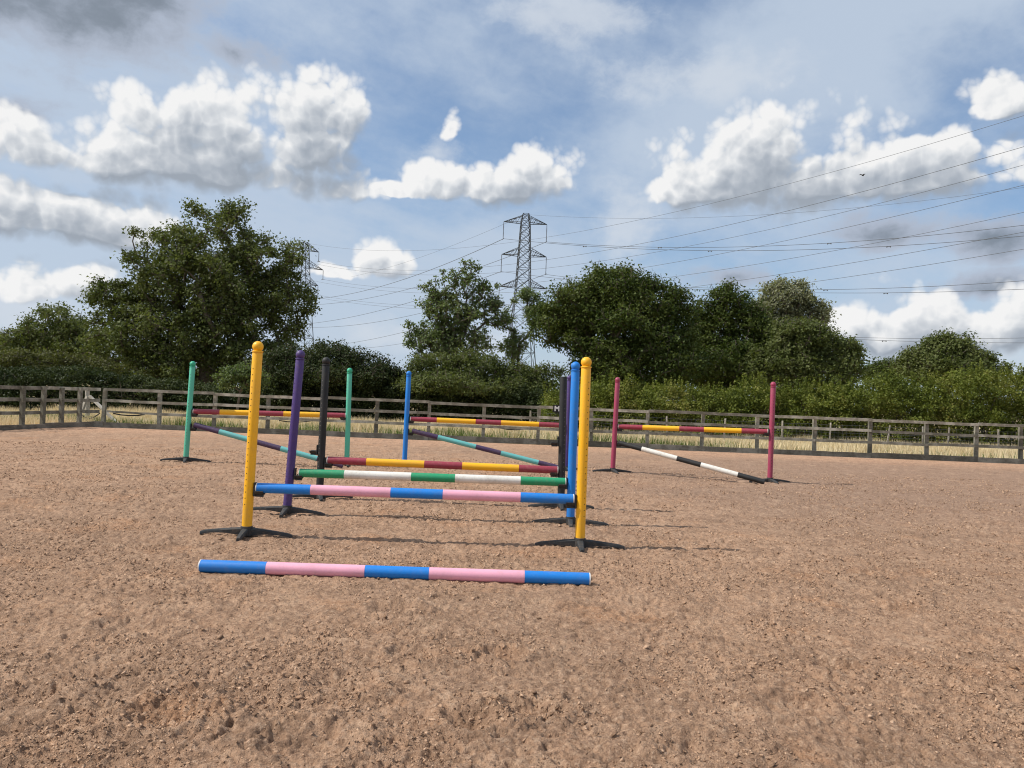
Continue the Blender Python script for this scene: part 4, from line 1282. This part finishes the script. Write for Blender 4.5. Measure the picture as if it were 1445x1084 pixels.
wire('lower wire left of the slender tree, from the left lowest pylon arm', [(490.6, 484.7), (569, 469), T[(2, -1)]], 300, TD[(2, -1)], 0.065, (60, 0))
wire('lowest wire left of the slender tree, from the right lowest pylon arm', [(508, 491.8), (557.6, 486.4), T[(2, 1)]], 300, TD[(2, 1)], 0.055, (60, 0))
wire('thin earth wire running down to the left from the peak of the nearer pylon', [(582, 367), (660, 338), (742, 302.5)], 265, D1_, 0.035, (60, 0))
T2 = {k: tip_px(v) for k, v in tips2.items()}; TD2 = {k: v.y for k, v in tips2.items()}
E = 92.0
wire('topmost rising wire, highest where it leaves the upper right of the picture', [(430, 342.5), (787.7, 331.8), (912, 308.5), (1028.5, 281.4), (1140, 252.8), (1445, 162.7)], D2_, E, 0.030)
wire('second rising wire from the top at the right edge, from the farther pylon', [T2[(0, 1)], (615, 381), (760, 368), (981.5, 328.4), (1160, 285.5), (1445, 207)], TD2[(0, 1)], E, 0.038)
wire('third rising wire from the top at the right edge', [T2[(0, -1)], (615, 392), (760, 377), (926, 353.4), (1160, 306.9), (1445, 235)], TD2[(0, -1)], E + 4, 0.034)
wire('fourth rising wire from the top at the right edge', [T2[(1, 1)], (690, 402), (898, 382), (1036.8, 355.3), (1160, 329.8), (1445, 258.7)], TD2[(1, 1)], E, 0.036)
wire('fifth rising wire from the top at the right edge', [T2[(1, -1)], (690, 412), (940, 394.3), (1160, 358.9), (1247.6, 340), (1445, 297.7)], TD2[(1, -1)], E + 4, 0.034)
wire('sixth rising wire from the top at the right edge', [T2[(2, 1)], (690, 428), (1050.7, 399.9), (1160, 381.9), (1266.6, 359), (1445, 322)], TD2[(2, 1)], E, 0.036)
wire('lowest of the rising wires, over the willow to the right edge', [T2[(2, -1)], (690, 436), (1144, 403), (1445, 348)], TD2[(2, -1)], E + 4, 0.036)

# ------------------------------------------------------------------ a bird high over the right-hand cloud
def bird():
    c = at(1217, 247.5, 60)
    root = empty('bird', c, 'tiny dark bird flying in front of the large right-hand cloud', 'bird', rot=(0.1, 0.2, 0.5))
    mb = MB()
    pts = [Vector((-0.17, 0, 0)), Vector((-0.12, 0, 0.01)), Vector((0, 0, 0.0)), Vector((0.10, 0, 0.01)), Vector((0.15, 0, 0.02)), Vector((0.19, 0, 0.015))]
    mb.tube(pts, [0.008, 0.025, 0.05, 0.035, 0.026, 0.004], 10)
    link('body', mb.mesh('body', M['fur'], True), root)
    for s in (-1, 1):
        mb = MB()
        vs = [(0.07, s * 0.03, 0.02), (-0.06, s * 0.03, 0.02), (0.06, s * 0.17, 0.09), (-0.05, s * 0.16, 0.085), (-0.03, s * 0.32, 0.05), (-0.07, s * 0.30, 0.048)]
        vs += [(x, y, z - 0.008) for x, y, z in vs]
        mb.add(vs, [(0, 1, 3, 2), (2, 3, 5, 4), (6, 8, 9, 7), (8, 10, 11, 9), (0, 2, 8, 6), (2, 4, 10, 8), (4, 5, 11, 10), (5, 3, 9, 11), (3, 1, 7, 9), (1, 0, 6, 7)])
        link('wing', mb.mesh('wing', M['fur']), root)
    mb = MB(); mb.add([(-0.15, -0.015, 0), (-0.15, 0.015, 0), (-0.27, 0.04, 0), (-0.27, -0.04, 0), (-0.15, -0.015, 0.008), (-0.15, 0.015, 0.008), (-0.27, 0.04, 0.006), (-0.27, -0.04, 0.006)],
                      [(0, 1, 2, 3), (4, 7, 6, 5), (0, 4, 5, 1), (1, 5, 6, 2), (2, 6, 7, 3), (3, 7, 4, 0)])
    link('tail', mb.mesh('tail', M['fur']), root)
bird()
